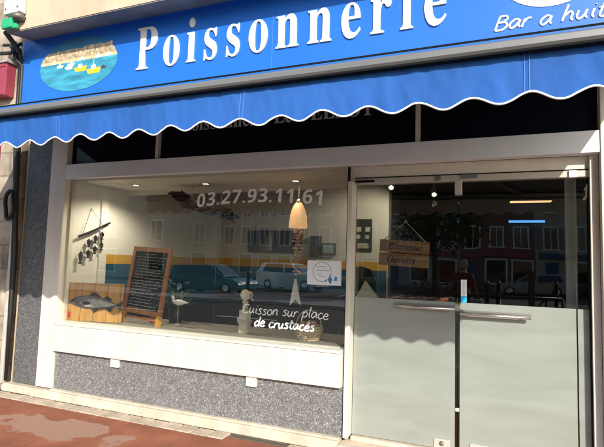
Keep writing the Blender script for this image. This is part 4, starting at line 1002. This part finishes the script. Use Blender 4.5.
house('town_house', 'long pale grey house mirrored near the hanging wooden fish', -31, -10.5, 12, 8, 9, R(-86), 'render3', 'tiles', 4, 2)
house('town_house', 'brick corner house mirrored in the edge pane of the door', 14.25, -41, 8, 8, 9.5, 0, 'render2', 'tiles', 3, 2)

# a tree on the square
def tree(name, label, loc, H, rad, seed):
    t_ = thing(name, label, 'tree', loc); rr = random.Random(seed)
    mb = MB(); mb.tube([(0, 0, 0), (.05, 0, H * .2), (.0, .05, H * .42), (.05, 0, H * .7)], [.22, .17, .14, .05], 12)
    tips = []
    for i in range(14):
        a = rr.uniform(0, 6.28); z = H * rr.uniform(.34, .62); l = rad * rr.uniform(.5, .95)
        p = (l * math.cos(a), l * math.sin(a), z + H * rr.uniform(.1, .3)); tips.append(p)
        mb.tube([(.02, 0, z), (p[0] * .5, p[1] * .5, z + (p[2] - z) * .6), p], [.07, .04, .012], 7)
    mb.build('trunk', 'bark', t_, local=True)
    vs = []; fs = []
    for p in tips + [(0, 0, H * .85), (0, 0, H * .75)]:
        for j in range(150):
            d = Vector((rr.gauss(0, 1), rr.gauss(0, 1), rr.gauss(0, .8))) * rad * .22
            c = Vector(p) + d; a = Vector((rr.gauss(0, 1), rr.gauss(0, 1), rr.gauss(0, 1))).normalized(); b = a.orthogonal().normalized(); s_ = rr.uniform(.09, .17)
            o = len(vs); vs += [c - a * s_, c + b * s_ * .6, c + a * s_, c - b * s_ * .6]; fs.append((o, o + 1, o + 2, o + 3))
    MB().add(vs, fs).build('crown', 'foliage', t_, local=True)
    return t_
tree('street_tree', 'leafy street tree mirrored in the upper glass of the door', (-3.4, -24, -.12), 6.5, 2.3, 3)
pl2 = thing('flower_planter', 'long planter of dark red geraniums mirrored under the welcome sign', 'planter', (-1.6, -12.6, 0))
MB().box(-1.1, 1.1, -.3, .3, 0, .55, bev=.03).build('trough', 'kerb', pl2, local=True)
mb = MB(); rr = random.Random(2)
for i in range(260):
    c = Vector((rr.uniform(-1.1, 1.1), rr.uniform(-.32, .32), .55 + rr.uniform(0, .65))); a = Vector((rr.gauss(0, 1), rr.gauss(0, 1), rr.gauss(0, 1))).normalized(); b = a.orthogonal().normalized(); s_ = .07
    mb.add([c - a * s_, c + b * s_ * .7, c + a * s_, c - b * s_ * .7], [(0, 1, 2, 3)], 0 if rr.random() < .55 else 1)
mb.build('flowers', ['flower', 'foliage'], pl2, local=True)

# ------------------------------------------------------------------ person mirrored in the door
def skin_mesh(name, joints, edges, root, sub=2):
    me = bpy.data.meshes.new(name); me.from_pydata([j[0] for j in joints], edges, [])
    o = bpy.data.objects.new(name, me); COL.objects.link(o)
    md = o.modifiers.new('skin', 'SKIN'); md.use_smooth_shade = True
    for i, j in enumerate(joints):
        sv = me.skin_vertices[0].data[i]; r = j[1]; sv.radius = r if isinstance(r, tuple) else (r, r); sv.use_root = (i == root)
    s_ = o.modifiers.new('sub', 'SUBSURF'); s_.levels = sub; s_.render_levels = sub
    bpy.context.view_layer.update(); dgr = bpy.context.evaluated_depsgraph_get()
    m2 = bpy.data.meshes.new_from_object(o.evaluated_get(dgr)); bpy.data.objects.remove(o)
    return m2
pe = thing('person', 'fair haired person in a dark red jacket mirrored behind the door sticker', 'person', (-.74, -7.3, -.12)); pe.rotation_euler = (0, 0, R(20))
pe.location.z = 0; BASE[pe.name] = Vector(pe.location)
J = [((0, 0, .95), (.15, .10)), ((0, .01, 1.15), (.14, .10)), ((0, .02, 1.36), (.17, .11)), ((0, .01, 1.47), (.07, .065)), ((0, -.01, 1.54), (.052, .052)),
     ((0, -.02, 1.62), (.072, .085)), ((0, -.015, 1.70), (.072, .088)), ((0, -.0, 1.745), (.04, .05))]
E_ = [(i, i + 1) for i in range(7)]
for sg in (-1, 1):
    b0 = len(J)
    J += [((sg * .18, .02, 1.40), .062), ((sg * .235, .03, 1.14), .048), ((sg * .20, -.16, 1.02), .036), ((sg * .17, -.235, 1.03), (.038, .020)),
          ((sg * .10, 0, .88), .088), ((sg * .11, -.01, .50), .062), ((sg * .115, .02, .10), .042), ((sg * .12, -.06, .04), (.04, .032)), ((sg * .125, -.15, .03), (.035, .02))]
    E_ += [(2, b0), (b0, b0 + 1), (b0 + 1, b0 + 2), (b0 + 2, b0 + 3), (0, b0 + 4), (b0 + 4, b0 + 5), (b0 + 5, b0 + 6), (b0 + 6, b0 + 7), (b0 + 7, b0 + 8)]
    for k in range(4):
        f0 = len(J); q = (k - 1.5) * .018
        J += [((sg * .17 + q, -.27, 1.03 - .004 * k), .0095), ((sg * .168 + q * 1.05, -.30, 1.015), .0088), ((sg * .166 + q, -.322, .995), .0075)]
        E_ += [(b0 + 3, f0), (f0, f0 + 1), (f0 + 1, f0 + 2)]
    f0 = len(J); J += [((sg * .135, -.25, 1.04), .011), ((sg * .125, -.275, 1.045), .009)]; E_ += [(b0 + 3, f0), (f0, f0 + 1)]
bm_ = skin_mesh('body', J, E_, 0)
bm_.materials.clear()
for k_ in ('skin', 'trouser'): bm_.materials.append(M[k_])
for p in bm_.polygons: p.material_index = 1 if (p.center.z < .98 and abs(p.center.y) < .16 and p.center.y > -.2) else 0
bo_ = bpy.data.objects.new('body', bm_); COL.objects.link(bo_); bo_.parent = pe
jm = skin_mesh('jacket', [((0, 0, .86), (.17, .125)), ((0, .0, 1.0), (.165, .12)), ((0, .01, 1.15), (.155, .115)), ((0, .02, 1.36), (.19, .125)), ((0, .01, 1.47), (.085, .08)),
    ((.185, .02, 1.40), .078), ((.237, .03, 1.14), .062), ((.203, -.14, 1.03), .048), ((-.185, .02, 1.40), .078), ((-.237, .03, 1.14), .062), ((-.203, -.14, 1.03), .048)],
    [(0, 1), (1, 2), (2, 3), (3, 4), (3, 5), (5, 6), (6, 7), (3, 8), (8, 9), (9, 10)], 0)
jm.materials.clear(); jm.materials.append(M['jacket']); jo = bpy.data.objects.new('jacket', jm); COL.objects.link(jo); jo.parent = pe
hr = MB().blob((0, .018, 1.69), (.085, .095, .095), nz=.15, sub=3).blob((0, .055, 1.62), (.078, .06, .08), nz=.15, sub=3)
hr.build('hair', 'hair', pe, local=True)
MB().tube([(0, -.105, 1.665), (0, -.125, 1.635), (0, -.105, 1.63)], [.008, .014, .010], 8).build('nose', 'skin', pe, local=True)
for sg in (-1, 1):
    MB().blob((sg * .031, -.098, 1.665), (.011, .007, .007), sub=1).build('eye', 'blacktrim', pe, local=True)
    MB().blob((sg * .079, .0, 1.65), (.012, .022, .032), sub=2).build('ear', 'skin', pe, local=True)
MB().blob((0, -.10, 1.598), (.024, .008, .007), sub=1).build('mouth', 'flower', pe, local=True)

# ------------------------------------------------------------------ camera
cd = bpy.data.cameras.new('camera'); cam = bpy.data.objects.new('camera', cd); COL.objects.link(cam); SC.camera = cam
cd.sensor_fit = 'HORIZONTAL'; cd.sensor_width = 36; cd.lens = 36 * 484.99 / 604
cd.clip_start = .05; cd.clip_end = 500
yaw, pit, rol = R(22.19594), R(4.64017), R(1.72576)
fw = Vector((-math.sin(yaw) * math.cos(pit), math.cos(yaw) * math.cos(pit), math.sin(pit)))
r_ = Vector((math.cos(yaw), math.sin(yaw), 0)); u_ = r_.cross(fw)
r2 = math.cos(rol) * r_ + math.sin(rol) * u_; u2 = -math.sin(rol) * r_ + math.cos(rol) * u_
mx = Matrix((r2, u2, -fw)).transposed().to_4x4(); mx.translation = Vector((0, -4.0585, 1.57)); cam.matrix_world = mx
SC.render.engine = 'CYCLES'
SC.cycles.max_bounces = 10; SC.cycles.transparent_max_bounces = 16
SC.cycles.use_denoising = True
